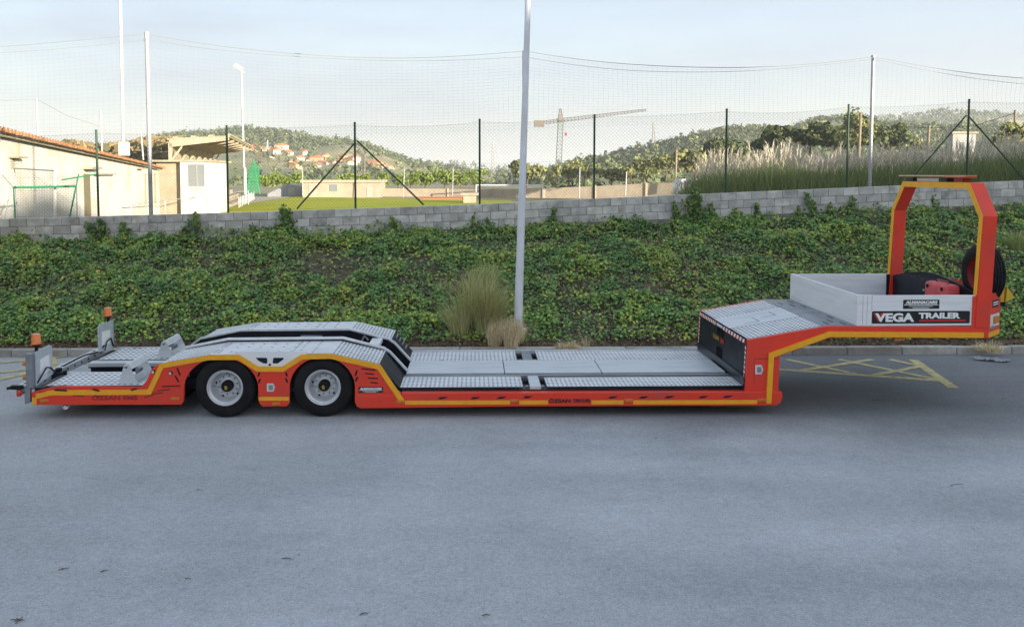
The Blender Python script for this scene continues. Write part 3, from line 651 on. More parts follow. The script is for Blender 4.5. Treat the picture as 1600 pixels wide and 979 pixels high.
# black louvre slots in the skirt, tie-down pockets in the beam
def slot(p0, p1, wd, y=-.0035, m=NAVY):
    l, r = strip(pp(p0, p1), wd); a, c_ = Vector(S(*p0)), Vector(S(*p1)); d = (c_-a).normalized()*wd*.45
    b = MB(); b.prism([tuple(a-d), l[0], l[1], tuple(c_+d), r[1], r[0]], y, y+.01); return T(b, 'louvre_slot', m)
for p0, p1, wd in (((277, 575), (281.5, 586), .02), ((274, 587), (279, 596), .02), ((403.5, 587), (405.5, 582), .025), ((404, 597.5), (406.5, 592), .025), ((447, 582), (448.5, 587), .025), ((446.5, 591), (449, 596.5), .025),
                   ((555.5, 586), (557.5, 579), .025), ((556, 594.5), (558.5, 589), .025), ((565, 575.5), (586, 578), .016), ((571, 583), (584, 584), .016), ((575, 590), (590, 591), .016), ((579, 597), (590, 598), .016),
                   ((594, 577), (597, 578), .014), ((595, 584), (598, 584.5), .014), ((599, 591), (602, 591.5), .014)):
    slot(p0, p1, wd)
for p0, p1 in (((246, 610), (266, 607.5)), ((254, 603), (282, 602)), ((226, 620), (240, 616.5)), ((232, 615.5), (255, 612.5)), ((114, 617), (132, 618)), ((150, 618.5), (158, 618.5)), ((62, 613), (72, 611.5))): slot(p0, p1, .009, y=-.0155)
for p0, p1 in (((87, 608.5), (105, 609.5)), ((146, 607.5), (156, 610)), ((206, 608.5), (214, 606.5))): slot(p0, p1, .02, y=-.0195)
def pocket(px, py):
    pts = pp((px-9, py+2), (px-4, py-1), (px+8, py-1.5), (px+3, py+1.2), (px-2, py+2.3)); b = MB(); b.prism(pts, -.0165, .0); T(b, 'tie_down_pocket', NAVY)
for px, py in ((692, 620.5), (743, 620.5), (784, 620), (825, 619), (958, 619.5), (1006, 619.5), (1046, 619), (1099, 619), (1137, 618.5)): pocket(px, py)
for px, py in ((267, 582.5), (240, 580.5)):            # chrome bolts on a dark seat disc
    x, z = S(px, py); b = MB(); b.lathe([(.028, -.004), (.028, .002)], (x, 0, z), 'y', 14); T(b, 'bolt_seat', NAVY); b = MB(); b.lathe([(.0, -.014), (.014, -.012), (.018, -.0045)], (x-.008, 0, z-.004), 'y', 12); T(b, 'bolt', GALV, smooth=40)
def emblem(px, py, wpx, hpx, y=-.004):
    x, z = S(px, py); a, h = wpx/118/2, hpx/118/2; b = MB(); b.prism([(x-a, z+h), (x+a*.55, z+h), (x+a, z), (x+a*.55, z-h), (x-a, z-h)], y, y+.006); o = T(b, 'emblem_plate', GALV, bevel=.002, seg=1)
    b = MB(); b.prism([(x-a*.55, z+h*.6), (x+a*.35, z+h*.6), (x+a*.55, z), (x+a*.35, z-h*.6), (x-a*.55, z-h*.6)], y-.004, y-.0005); T(b, 'badge_inset', GALV3, parent=o); return o
emblem(423.5, 605, 13, 13); emblem(1187, 577.5, 13, 15, y=.012)
# grey web between the arches, with its three black openings
b = MB(); b.prism(pp((366, 557), (374, 554), (404, 572.3), (441, 572.3), (472, 553.4), (480, 557), (480, 549), (366, 549)), .004, .028); web = T(b, 'web_plate', ALU)
for pts in (((399.5, 558.7), (416, 558.7), (417.5, 560.5), (417.5, 567.5), (412, 567.5), (404, 563.5)), ((427, 558.7), (443, 558.7), (443, 561), (434, 567.5), (427, 567.5), (426, 566))):
    b = MB(); b.prism(pp(*pts), .001, .01); T(b, 'opening', NAVY)
x, z = S(421.5, 569.5); b = MB(); b.lathe([(.016, 0), (.016, .01)], (x, .001, z), 'y', 12); T(b, 'opening', NAVY)

# ---- wheel humps: near and far ramps
def hz(x, pts): return float(np.interp(x, [p[0] for p in pts], [p[1] for p in pts]))
HP = pp((253, 566), (327, 553.6), (374, 552.8), (518, 551.6), (592.5, 568))
HP = [(HP[0][0], HP[0][1]), (HP[1][0], HP[1][1]), (HP[3][0], HP[3][1]), (HP[4][0], HP[4][1])]
ZD = .382; ZR = .452
HI = [(S(228, 600)[0], ZR+.01)]+HP+[(HP[3][0]+.3, ZD+.12)]
def hump(ya, yb, yin):                                 # ya..yb deck, yin = the inner edge (towards the middle)
    sg = 1 if yin > ya else -1; lo, hi = min(ya, yb), max(ya, yb)
    d = lambda i, y: (HP[i][0], y, HP[i][1]-.004)
    perf('ramp_plate', d(0, lo), d(1, lo), d(1, hi), d(0, hi), 12, 9, hu=.3, hv=.19)
    m1 = HP[1][0]+(HP[2][0]-HP[1][0])*.66
    sk1 = lambda i, j: not (i < 2 or (i % 3 == 1 and j in (2, 6, 9))) or j in (0, 5, 11)
    perf('top_plate', d(1, lo), (m1, lo, np.interp(m1, [HP[1][0], HP[2][0]], [HP[1][1], HP[2][1]])-.004), (m1, hi, np.interp(m1, [HP[1][0], HP[2][0]], [HP[1][1], HP[2][1]])-.004), d(1, hi), 20, 12, hu=.36, hv=.24, skip=sk1)
    zz = np.interp(m1, [HP[1][0], HP[2][0]], [HP[1][1], HP[2][1]])-.004
    perf('top_plate', (m1+.008, lo, zz), d(2, lo), d(2, hi), (m1+.008, hi, zz), 9, 12, hu=.36, hv=.24, skip=lambda i, j: not (i in (1, 4) and j % 2) )
    perf('ramp_plate', d(2, lo), d(3, lo), d(3, hi), d(2, hi), 13, 9, hu=.28, hv=.26)
    b = MB(); b.prism([(HP[0][0]-.02, ZD-.1)]+[(x, z-.03) for x, z in HP]+[(HP[3][0]+.22, ZD-.06)], lo+.01, hi-.01)  # keep dark below the sheets
    # built as an open tray: roof sheet, so the arches stay hollow; navy colour stands for the lack of light
    b = MB()
    for i in range(3): b.prism([(HP[i][0], HP[i][1]-.035), (HP[i+1][0], HP[i+1][1]-.035), (HP[i+1][0], HP[i+1][1]-.06), (HP[i][0], HP[i][1]-.06)], lo+.04, hi-.02)
    T(b, 'hump_shade_tray', NAVY)
    # inner wall, slightly higher, with a pale folded rim
    rp = [(HP[0][0]-.12, HP[0][1]-.08), (HP[0][0]+.02, HP[0][1]+.02), (HP[1][0], HP[1][1]+.035), (HP[2][0]+.02, HP[2][1]+.035), (HP[3][0]-.03, HP[3][1]+.03), (HP[3][0]+.06, HP[3][1]-.03), (HP[3][0]+.33, ZD+.02)]
    b = MB(); b.prism(rp+[(HP[3][0]+.33, .2), (HP[0][0]-.12, .2)], yin-.012, yin+.012); T(b, 'inner_wall', NAVY)
    l, r = strip(rp, .03); b = MB()
    for i in range(len(l)-1): b.prism([l[i], l[i+1], r[i+1], r[i]], yin-.03, yin+.03)
    T(b, 'wall_rim', GALV, bevel=.004, seg=1)
    b = MB(); b.add([(HP[3][0]+.004, lo+.02, HP[3][1]-.012), (HP[3][0]+.004, hi, HP[3][1]-.012), (HP[3][0]+.27, hi, ZD+.0), (HP[3][0]+.27, lo+.02, ZD+.0)], [(0, 1, 2, 3)])
    b.add([(HP[3][0]-.02, lo+.02, HP[3][1]-.03), (HP[3][0]-.02, hi, HP[3][1]-.03), (HP[3][0]+.24, hi, ZD-.05), (HP[3][0]+.24, lo+.02, ZD-.05)], [(3, 2, 1, 0)]); T(b, 'end_plate', NAVY)
    return rp
YI1, YI2 = .885, 1.56
hump(.012, YI1-.015, YI1); hump(YI2+.015, WT-.05, YI2)
for z in (.50, .56, .62, .68):                         # louvre ribs on the far end plate
    x = HP[3][0]+.27*(HP[3][1]-z)/(HP[3][1]-ZD); b = MB(); b.box((x-.004, WT-.42, z-.008), (x+.012, WT-.12, z+.008)); T(b, 'louvre_rib', GALV3)
# fittings between the humps
xa = S(400, 560)[0]; b = MB(); b.box((xa-.1, YI1+.03, .77), (xa+.2, YI2-.12, .80)); b.box((xa+.3, YI1+.16, .78), (xa+.62, YI2-.05, .835)); b.box((xa-.3, YI1+.2, .74), (xa-.05, YI2-.1, .80)); T(b, 'axle_cover', GALV3, bevel=.01)
xb = S(566, 545)[0]; b = MB(); b.box((xb-.05, YI1+.02, .72), (xb+.11, YI2-.02, .78)); T(b, 'cross_member', GALV, bevel=.006)
xb = S(548, 545)[0]; b = MB(); b.tube([(xb-.1, YI2-.1, .65), (xb, YI2-.1, .83), (xb+.05, YI2-.1, .76)], .015, 8); T(b, 'pipe', GALV3, smooth=40)
b = MB(); b.box((HP[0][0], YI1+.02, .3), (HP[3][0]+.3, YI2-.02, .33)); T(b, 'centre_pan', NAVY)
b = MB(); b.box((-5.8, .78, .2), (4.0, .88, .345)); b.box((-5.8, 1.57, .2), (4.0, 1.67, .345)); T(b, 'chassis_beam', NAVY)

# ---- rear platform
xr0, xr1 = S(72, 605)[0], S(236, 600)[0]; xe = S(50, 612)[0]
def rear(lo, hi):
    perf('rear_plate', (xr0, lo, ZR), (xr1+.02, lo, ZR), (xr1+.02, hi, ZR), (xr0, hi, ZR), 16, 7, hu=.3, hv=.2)
    b = MB(); b.add([(xe, lo, ZR-.07), (xr0-.002, lo, ZR), (xr0-.002, hi, ZR), (xe, hi, ZR-.07)], [(0, 1, 2, 3)]); T(b, 'tail_plate', GALV2)
    b = MB(); b.box((xe+.02, lo+.01, ZR-.13), (xr1, hi-.01, ZR-.03)); T(b, 'rear_tray', NAVY)
rear(.02, .76); rear(1.6, WT-.03)
b = MB(); b.box((xe+.03, .795, .2), (xr1+.4, 1.59, .25)); b.box((xe+.1, .2, .16), (xr1+.3, 2.3, .205)); T(b, 'rear_shade_pan', PIT)  # pan coloured black for the shaded gap; lower slab added to shade the ground
for y0, y1, zt in ((.76, .79, ZR+.006), (1.42, 1.595, ZR-.01)):
    b = MB(); b.box((xe+.1, y0, ZR-.07), (xr1+.25, y1, zt)); T(b, 'platform_edge', GALV2, bevel=.006)
b = MB(); b.box((xe+.1, WT-.028, ZR-.06), (xr1+.1, WT-.002, ZR+.012)); T(b, 'platform_edge', GALV2)
# rear bumper across the tail with punched holes
xb = -6.06; b = MB(); b.box((xb-.07, -.06, ZR-.115), (xb+.06, WT+.04, ZR-.01)); bar = T(b, 'rear_bumper', GALV2, bevel=.008)
for k in range(11):
    y = .14+k*.225; b = MB(); b.lathe([(.017, 0), (.017, .006)], (xb+.0605, y, ZR-.06), 'x', 10); T(b, 'hole', NAVY, parent=bar)
for k in range(9):
    y = .2+k*.26; b = MB(); b.box((xb-.02, y-.03, ZR-.0105), (xb+.02, y+.03, ZR-.006)); T(b, 'hole', NAVY, parent=bar)
b = MB(); b.box((xb+.055, .78, ZR-.13), (xb+.2, .96, ZR-.0)); b.box((xb+.09, .82, ZR), (xb+.16, .9, ZR+.05)); T(b, 'latch_block', NAVY, bevel=.01)
b = MB(); b.tube([(xb+.08, 1.1, ZR+.02), (xb+.16, 1.4, ZR+.07), (xb+.12, 1.7, ZR+.05), (xb+.2, 2.0, ZR+.04), (xb+.25, 2.1, ZR+.12)], .012, 6); T(b, 'cable', BLACK, smooth=50)
x0, z0 = S(26, 603); b = MB(); b.box((x0-.05, -.07, z0-.03), (x0+.1, -.01, z0+.02)); b.tube([(x0-.1, -.05, z0-.02), (x0-.02, -.05, z0)], .02, 8); T(b, 'end_bracket', BLACK, bevel=.005)
x0, z0 = S(33, 610); b = MB(); b.lathe([(.028, -.09), (.032, -.08), (.032, -.02), (.02, 0)], (x0, -.05, z0+.03), 'z', 14); T(b, 'tail_marker', REDL, smooth=40); b = MB(); b.box((x0-.025, -.08, z0+.03), (x0+.03, -.01, z0+.08)); T(b, 'marker_bracket', BLACK)
b = MB(); b.prism(pp((38.5, 605), (48, 603), (48.3, 628), (40, 631)), -.02, .03); T(b, 'bumper_end', GALV3, bevel=.006)
x0, z0 = S(100.5, 636); b = MB(); b.lathe([(.038, -.02), (.038, .02)], (x0, .05, z0), 'y', 16); b.lathe([(.02, -.026), (.02, .0)], (x0, .05, z0), 'y', 12); T(b, 'drain_ring', WHITE, smooth=40); b = MB(); b.box((x0-.03, .03, z0), (x0+.03, .08, z0+.08)); T(b, 'ring_bracket', BLACK)

# upright light boards with beacons at the tail
def board(y0, y1, mirror):
    xb_ = S(55, 600)[0]-.0; yo, yi = (y0, y1) if not mirror else (y1, y0)          # yo outer, yi inner
    rt = MB(); rt.prismx([(yo, ZR-.0), (yi, ZR+.05), (yi, ZR+.44), (yi+(yo-yi)*.15, ZR+.47), (yo, ZR+.45)], xb_-.012, xb_); o = T(rt, 'light_board', GALV2)
    q = MB(); q.prismx([(yo+(yi-yo)*.25, ZR+.1), (yo+(yi-yo)*.8, ZR+.13), (yo+(yi-yo)*.78, ZR+.34), (yo+(yi-yo)*.25, ZR+.32)], xb_+.0005, xb_+.006); T(q, 'white_reflector', SIGNW, parent=o)
    q = MB(); sgn = 1 if yi > yo else -1; q.box((xb_-.11, min(yo, yo-.05*sgn), ZR-.02), (xb_-.014, max(yo, yo-.05*sgn)+.02, ZR+.44)); T(q, 'lamp_box', GALV3, parent=o, bevel=.008)
    for dz in (.11, .3):
        q = MB(); q.lathe([(.03, -.055), (.034, -.03), (.034, 0)], (xb_-.11, yo, ZR+dz), 'x', 14); T(q, 'marker_lamp', AMBER2, parent=o, smooth=40)
        q = MB(); q.box((xb_-.1, yo-.02 if not mirror else yo-.0, ZR+dz-.03), (xb_-.02, yo+.0 if not mirror else yo+.02, ZR+dz+.03)); T(q, 'lamp_clip', BLACK, parent=o)
    cx, cy = xb_-.03, yo+(.09 if not mirror else -.12)
    q = MB(); q.lathe([(.022, 0), (.022, .07), (.05, .075), (.05, .1)], (cx, cy, ZR+.44), 'z', 16); o2 = T(q, 'beacon_stem', BLACK, smooth=40)
    q = MB(); q.lathe([(.066, 0), (.068, .018), (.06, .03), (.056, .12), (.044, .138), (.0, .141)], (cx, cy, ZR+.542), 'z', 24); bc = T(q, 'beacon', AMBER, smooth=50); bc['label'] = 'amber rotating beacon lens'
    q = MB(); q.lathe([(.03, .04), (.03, .1)], (cx, cy, ZR+.6), 'z', 12); T(q, 'beacon_ring', BLACK, parent=bc) if False else None
    q = MB(); q.tube([(xb_+.005, yo+.02*sgn, ZR+.03), (xb_+.04, yo+.2*sgn, ZR+.2), (xb_+.03, yo+.32*sgn, ZR+.17), (xb_+.05, yo+.45*sgn, ZR+.06)], .011, 6); T(q, 'cable', BLACK, smooth=50)
board(.03, .48, False); board(1.93, WT-.02, True)

# ---- wheel stops on the rear deck
def stop(x, y0, y1):
    pts = [(x-.1, ZR+.003), (x-.02, ZR+.255), (x+.035, ZR+.265), (x+.16, ZR+.003)]; o = None
    for k, y in enumerate((y0, y1)):
        b = MB(); b.prism(pts, y-.006, y+.006); q = T(b, 'wheel_stop', GALV2, parent=o)
        if o is None: o = q
    b = MB(); b.tube([(x+.005, y0-.015, ZR+.245), (x+.005, y1+.015, ZR+.245)], .018, 10); T(b, 'top_tube', GALV, parent=o, smooth=40)
    b = MB(); b.add([(x+.04, y0, ZR+.26), (x+.075, y0, ZR+.19), (x+.075, y1, ZR+.19), (x+.04, y1, ZR+.26)], [(0, 1, 2, 3)]); b.add([(x+.11, y0, ZR+.11), (x+.15, y0, ZR+.03), (x+.15, y1, ZR+.03), (x+.11, y1, ZR+.11)], [(0, 1, 2, 3)]); T(b, 'front_slat', GALV, parent=o)
    b = MB(); b.box((x+.03, (y0+y1)/2-.05, ZR+.03), (x+.1, (y0+y1)/2+.05, ZR+.16)); T(b, 'latch', GALV3, parent=o, bevel=.01)
    for y in (y0-.0065, y1+.0065):
        b = MB(); b.lathe([(.018, -.004), (.018, .004)], (x+.005, y, ZR+.225), 'y', 12); T(b, 'pin', BLACK, parent=o)
xs_ = P(194, 598, .1).x; stop(xs_+.02, .12, .68); stop(P(262, 553, 1.8).x-.02, 1.68, 2.28)

# ---- main bed
xd0, xd1 = HP[3][0]+.27, S(1163, 612)[0]; g0, g1 = S(820, 603)[0], S(856, 603)[0]; gm0, gm1 = S(829, 603)[0], S(846.5, 603)[0]
nh = lambda L_: int(L_/.062)
perf('deck_plate', (xd0, .1, ZD), (g0-.02, .1, ZD), (g0-.02, .68, ZD), (xd0, .68, ZD), nh(g0-xd0), 7, hu=.26, hv=.2)
perf('deck_plate', (g1, .1, ZD), (xd1, .1, ZD), (xd1, .6, ZD), (g1, .6, ZD), nh(xd1-g1), 6, hu=.26, hv=.2)
perf('deck_plate', (xd0, 1.72, ZD), (g0-.02, 1.72, ZD), (g0-.02, 2.4, ZD), (xd0, 2.4, ZD), nh(g0-xd0), 7, hu=.26, hv=.2)
perf('deck_plate', (g1, 1.72, ZD), (xd1, 1.72, ZD), (xd1, 2.4, ZD), (g1, 2.4, ZD), nh(xd1-g1), 7, hu=.26, hv=.2)
b = MB(); b.box((xd0-.2, .09, .2), (xd1+.02, 2.398, .345)); b.box((-1.3, .3, .12), (xd1-.1, 2.2, .205)); T(b, 'bed_frame_and_shade_slab', NAVY)  # lower box is an unseen slab added to darken the ground below
for y in (.735, 1.675):
    b = MB(); b.box((xd0, y-.028, .31), (xd1, y+.028, ZD+.012)); T(b, 'deck_rail', GALV3, bevel=.006)
b = MB(); b.box((xd0, .682, .31), (g0-.02, .7, ZD+.002)); b.box((g1, .601, .31), (xd1, .612, ZD+.004)); b.box((xd0, 1.705, .31), (xd1, 1.718, ZD+.004)); b.box((xd0, 2.401, .31), (xd1, 2.44, ZD+.02)); T(b, 'deck_edge', GALV2)
# centre plates in sections with visible joints
cx = [xd0+.02, S(792, 580)[0], S(950, 580)[0]+.04, xd1-.02]
for i in range(3):
    b = MB(); b.box((cx[i]+.006, .8, ZD+.004), (cx[i+1]-.006, 1.62, ZD+.03)); T(b, 'centre_plate', GALV2, bevel=.004)
for x in (xd0+.5, xd0+1.5, xd0+3.2, xd1-.7): b = MB(); b.lathe([(.018, 0), (.018, .012), (.008, .016)], (x, 1.655, ZD+.013), 'z', 10); T(b, 'bolt', BLACK)
for lo, hi in ((.1, .7), (1.72, 2.4)):                 # cross bar between two open pockets with rollers
    m_ = GALV2 if lo < 1 else GALV3
    b = MB(); b.box((gm0, lo, .312), (gm1, hi, ZD+.006)); T(b, 'cross_bar', m_, bevel=.006)
    for x in (g0+.045, g1-.05):
        b = MB(); b.lathe([(.045, -.05), (.045, .05)], (x, lo+.38, .345), 'y', 16); b.lathe([(.02, -.07), (.02, .07)], (x, lo+.38, .345), 'y', 12); T(b, 'roller', BLACK, smooth=40)
        b = MB(); b.lathe([(.018, 0), (.012, .012)], (x, lo+.33, .345), 'y', 10); b.lathe([(.03, -.03), (.03, .03)], (x, lo+.12, .34), 'y', 12); T(b, 'roller', GALV3, smooth=40)

# ---- gooseneck
xg0 = S(1169, 531)[0]; GN = pp((1164.5, 612), (1169, 531), (1291.5, 509.8), (1360, 510.2), (1546, 510.2), (1546, 528.3), (1296, 528), (1219.5, 555.5), (1216.5, 612))
for y0, y1 in ((.014, .06), (WT-.06, WT-.014)):
    b = MB(); b.prism(GN, y0, y1); T(b, 'gooseneck_side', RED, bevel=.005)
b = MB(); b.prism(pp((1180, 560), (1216, 560), (1216, 561), (1180, 561)), .0115, .014); b.prism(pp((1178.5, 560), (1179, 560), (1179, 600), (1178.5, 600)), .0115, .014); T(b, 'panel_seam', DRED)
zt0, zt1 = S(1169, 531)[1], S(1291.5, 509.8)[1]; xg1 = S(1291.5, 509.8)[0]; xg2 = S(1339, 509.5)[0]; xg3 = S(1525, 510)[0]
b = MB(); b.add([(xg0, .06, zt0-.02), (xg1, .06, zt1-.02), (xg1, WT-.06, zt1-.02), (xg0, WT-.06, zt0-.02)], [(0, 1, 2, 3)]); b.add([(xg0, .06, zt0-.05), (xg1, .06, zt1-.05), (xg1, WT-.06, zt1-.05), (xg0, WT-.06, zt0-.05)], [(3, 2, 1, 0)]); T(b, 'deck_underlay', NAVY)
gp = lambda t, y, dz=0.0: (xg0+(xg1-xg0)*t, y, zt0+(zt1-zt0)*t+dz)
for lo, hi in ((.075, .84), (1.66, WT-.075)):
    perf('gooseneck_plate', gp(.015, lo), gp(.97, lo), gp(.97, hi), gp(.015, hi), 17, 9, hu=.3, hv=.26)
b = MB(); b.add([gp(.005, .845, .002), gp(.97, .845, .002), gp(.97, 1.655, .002), gp(.005, 1.655, .002)], [(0, 1, 2, 3)]); T(b, 'gooseneck_centre', GALV2)
for t0, t1, y0, y1 in ((.25, .45, .98, 1.3), (.55, .75, 1.2, 1.5)):   # two hatch outlines on the centre plate
    b = MB()
    for (ta, ya, tb, yb) in ((t0, y0, t1, y0), (t1, y0, t1, y1)):
        a, c_ = Vector(gp(ta, ya, .0045)), Vector(gp(tb, yb, .0045)); d = (c_-a).normalized(); n = Vector((-d.y, d.x, 0))*.007; b.add([a-n, c_-n, c_+n, a+n], [(0, 1, 2, 3)])
    T(b, 'hatch_seam', GALV3)
b = MB(); b.box((xg1-.03, .065, zt1-.03), (xg2, WT-.065, zt1+.003)); T(b, 'neck_top_plate', GALV3)
for k, (dx, y0, y1) in enumerate(((.08, .16, .34), (.08, 1.9, 2.1), (.2, .3, .5), (.2, 1.7, 1.95), (.3, .12, .3), (.3, 2.05, 2.3), (.33, .6, .8), (.33, 1.6, 1.8))):
    b = MB(); b.box((xg1+dx, y0, zt1+.0035), (xg1+dx+.025, y1, zt1+.006)); T(b, 'louvre_slot', NAVY)
b = MB(); b.add([S_+(0,) if False else (S(1219, 555)[0], .06, S(1219, 555)[1]), (S(1296, 528)[0], .06, S(1296, 528)[1]), (S(1296, 528)[0], WT-.06, S(1296, 528)[1]), (S(1219, 555)[0], WT-.06, S(1219, 555)[1])] if False else [(S(1219, 555)[0], .06, S(1219, 555)[1]), (S(1296, 528)[0], .06, S(1296, 528)[1]), (S(1296, 528)[0], WT-.06, S(1296, 528)[1]), (S(1219, 555)[0], WT-.06, S(1219, 555)[1])], [(0, 1, 2, 3)])
b.box((S(1296, 528)[0], .06, S(1296, 528)[1]), (xg3, WT-.06, S(1296, 528)[1]+.02)); b.box((S(1216, 600)[0]-.02, .06, .2), (S(1217, 600)[0], WT-.06, S(1219, 555)[1])); T(b, 'underside', NAVY)
# dark head board closing the bed
hb0 = (S(1164.5, 612)[0], ZD-.02); hb1 = (xg0, zt0-.004)
b = MB(); b.add([(hb0[0], .05, hb0[1]), (hb0[0], WT-.05, hb0[1]), (hb1[0], WT-.05, hb1[1]), (hb1[0], .05, hb1[1])], [(3, 2, 1, 0)]); b.add([(hb0[0]+.03, .05, hb0[1]), (hb0[0]+.03, WT-.05, hb0[1]), (hb1[0]+.03, WT-.05, hb1[1]), (hb1[0]+.03, .05, hb1[1])], [(0, 1, 2, 3)]); head = T(b, 'head_board', NAVY)
hx = lambda z: hb0[0]+(hb1[0]-hb0[0])*(z-hb0[1])/(hb1[1]-hb0[1])
def hbq(y0, y1, z0, z1, name, m, d=.004, rnd=True):
    pts = [(y0+.03, z0), (y1-.03, z0), (y1, z0+.03), (y1, z1-.03), (y1-.03, z1), (y0+.03, z1), (y0, z1-.03), (y0, z0+.03)] if rnd else [(y0, z0), (y1, z0), (y1, z1), (y0, z1)]
    b = MB(); b.add([(hx(z)-d, y, z) for y, z in pts], [tuple(range(len(pts)-1, -1, -1))]); return T(b, name, m, parent=head)
PIT = mat('pit black', (.003, .003, .004), rough=.9, spec=.1)
hbq(1.1, 1.42, .84, 1.02, 'hand_hole', PIT); hbq(1.1, 1.42, .52, .67, 'hand_hole', PIT)
hbq(.05, WT-.05, .36, .52, 'lower_fold', mat('satin navy paint', (.008, .011, .022), rough=.3, spec=.5), d=.012, rnd=False)
text('ÖZSAN', .085, GOLD, head, (hx(.78)-.006, 1.62, .755), (PI/2, 0, -PI/2), sx=1.1, bold=.004)
text('EMS', .085, SIGNR, head, (hx(.78)-.006, 1.22, .755), (PI/2, 0, -PI/2), sx=1.1, bold=.004)
# red and white warning tape: single chevrons
def tape(y0, y1, z0, z1, n, vert):
    for k in range(n):
        a, c_ = k/n, (k+1)/n; m_ = (SIGNR if k % 2 else SIGNW); s = .5/n
        if not vert: q = [(y0+(y1-y0)*a, z0), (y0+(y1-y0)*c_, z0), (y0+(y1-y0)*min(1, c_+s), z1), (y0+(y1-y0)*min(1, a+s), z1)]
        else: q = [(y0, z0+(z1-z0)*a), (y1, z0+(z1-z0)*min(1, a+s)), (y1, z0+(z1-z0)*min(1, c_+s)), (y0, z0+(z1-z0)*c_)]
        b = MB(); b.add([(hx(z)-.005, y, z) for y, z in q], [(3, 2, 1, 0)]); T(b, 'warning_tape', m_, parent=head)
tape(WT-.06, 1.5, zt0-.07, zt0-.015, 20, False); tape(1.14, .1, zt0-.07, zt0-.015, 16, False); tape(.055, .1, .42, zt0-.08, 16, True); tape(WT-.1, WT-.055, .5, zt0-.08, 14, True)
b = MB(); b.box((hx(zt0-.04)-.009, 1.16, zt0-.06), (hx(zt0-.04)-.003, 1.46, zt0-.02)); T(b, 'number_plate_lamp', WHITE, parent=head, bevel=.003)
# aluminium box
zb0 = S(1340, 509.5)[1]; zb1 = S(1340, 461.5)[1]; xq = S(1341, 500)[0]
b = MB(); b.box((xq-.0, .045, zb0), (xq+.03, WT-.045, zb1)); T(b, 'rear_panel', ALU, bevel=.004)
b = MB(); b.box((xq+.2, .03, zb0), (xg3, .06, zb1-.004)); T(b, 'side_panel', ALU, bevel=.004)
b = MB(); b.box((xq, WT-.06, zb0), (xg3, WT-.03, zb1)); T(b, 'side_panel', ALU, bevel=.004)
for y in (.026, WT-.066):
    b = MB(); b.box((xq-.006, y, zb0), (xq+.07, y+.04, zb1+.004)); b.box((xq+.075, y+.002, zb0), (xq+.13, y+.04, zb1)); b.box((xq+.135, y+.004, zb0), (xq+.195, y+.04, zb1-.001)); T(b, 'corner_post', ALU, bevel=.004)
b = MB(); b.box((xq, .06, zb0-.05), (xg3+.3, WT-.06, zb0-.02)); T(b, 'box_floor', GALV3)
b = MB(); b.box((xq+.03, .0255, zb0+.0), (xg3-.02, .0295, zb0+.014)); T(b, 'panel_foot', WHITE)
# signs on the near panel
def plate(px0, py0, px1, py1, y, m, name, rr=.03, parent=None):
    (x0, z0), (x1, z1) = P(px0, py1, y).xz, P(px1, py0, y).xz; pts = []
    for cx_, cz_, a0 in ((x1-rr, z0+rr, -PI/2), (x1-rr, z1-rr, 0), (x0+rr, z1-rr, PI/2), (x0+rr, z0+rr, PI)): pts += [(cx_+rr*math.cos(a0+k*PI/8), cz_+rr*math.sin(a0+k*PI/8)) for k in range(5)]
    b = MB(); b.prism(pts, y, y+.002); return T(b, name, m, parent=parent), x0, z0, x1, z1
o, x0, z0, x1, z1 = plate(1362, 485.3, 1515.8, 505.5, .0255, SIGNB, 'name_plate', .02)
po, *_ = plate(1361, 484.4, 1516.8, 506.3, .0285, SIGNW, 'name_plate_border', .024, parent=o)
text('VEGA', .152, SIGNW, o, (x0+.06, .0245, z0+.032), sx=1.33, bold=.007, name='lettering')
text('V', .152, SIGNR, o, (x0+.03, .0252, z0+.038), sx=1.3, bold=.007, name='lettering', extrude=.0005)
text('TRAILER', .105, SIGNW, o, (x0+.645, .0245, z0+.072), sx=1.42, bold=.005, name='lettering')
b = MB(); b.box((x0+.65, .0235, z0+.027), (x1-.055, .0253, z0+.052)); T(b, 'underline', SIGNR, parent=o)
def dealer(px0, py0, px1, py1, y, parent=None, sc_=1.0):
    o, x0, z0, x1, z1 = plate(px0, py0, px1, py1, y, SIGNB, 'dealer_sticker', .008, parent); wd, h = x1-x0, z1-z0
    text('ALMANACARS', h*.44, SIGNW, o, ((x0+x1)/2, y-.001, z0+h*.56), sx=1.17*(wd/h)/3.9, bold=.003*sc_, align='CENTER', extrude=.001, shear=.2)
    b = MB(); b.box((x0+wd*.03, y-.0015, z0+h*.4), (x1-wd*.03, y-.0003, z0+h*.47)); b.box((x0+wd*.16, y-.0015, z0+h*.24), (x1-wd*.18, y-.0003, z0+h*.29)); b.box((x0+wd*.26, y-.0015, z0+h*.09), (x1-wd*.28, y-.0003, z0+h*.14)); T(b, 'print_line', SIGNW, parent=o)
dealer(1411, 468, 1468, 482.3, .0275); dealer(560, 604, 598.5, 613.5, -.003, sc_=.6)
# lettering on the beam and tail
x0, z0 = S(857.5, 629.6); text('ÖZSAN', .068, SIGNB, tr, (x0, -.0165, z0+.012), sx=1.28, bold=.003, extrude=.001)
x0, z0 = S(895, 629.6); text('TREYLER', .046, SIGNB, tr, (x0, -.0165, z0+.028), sx=1.3, bold=.002, extrude=.001)
b = MB(); b.box((x0, -.0165, z0+.014), (x0+.235, -.0145, z0+.02)); T(b, 'underline', SIGNB)
x0, z0 = S(144, 624); text('ÖZSAN EMS', .075, DRED, tr, (x0, -.0135, z0), sx=1.5, bold=.003, extrude=.001)
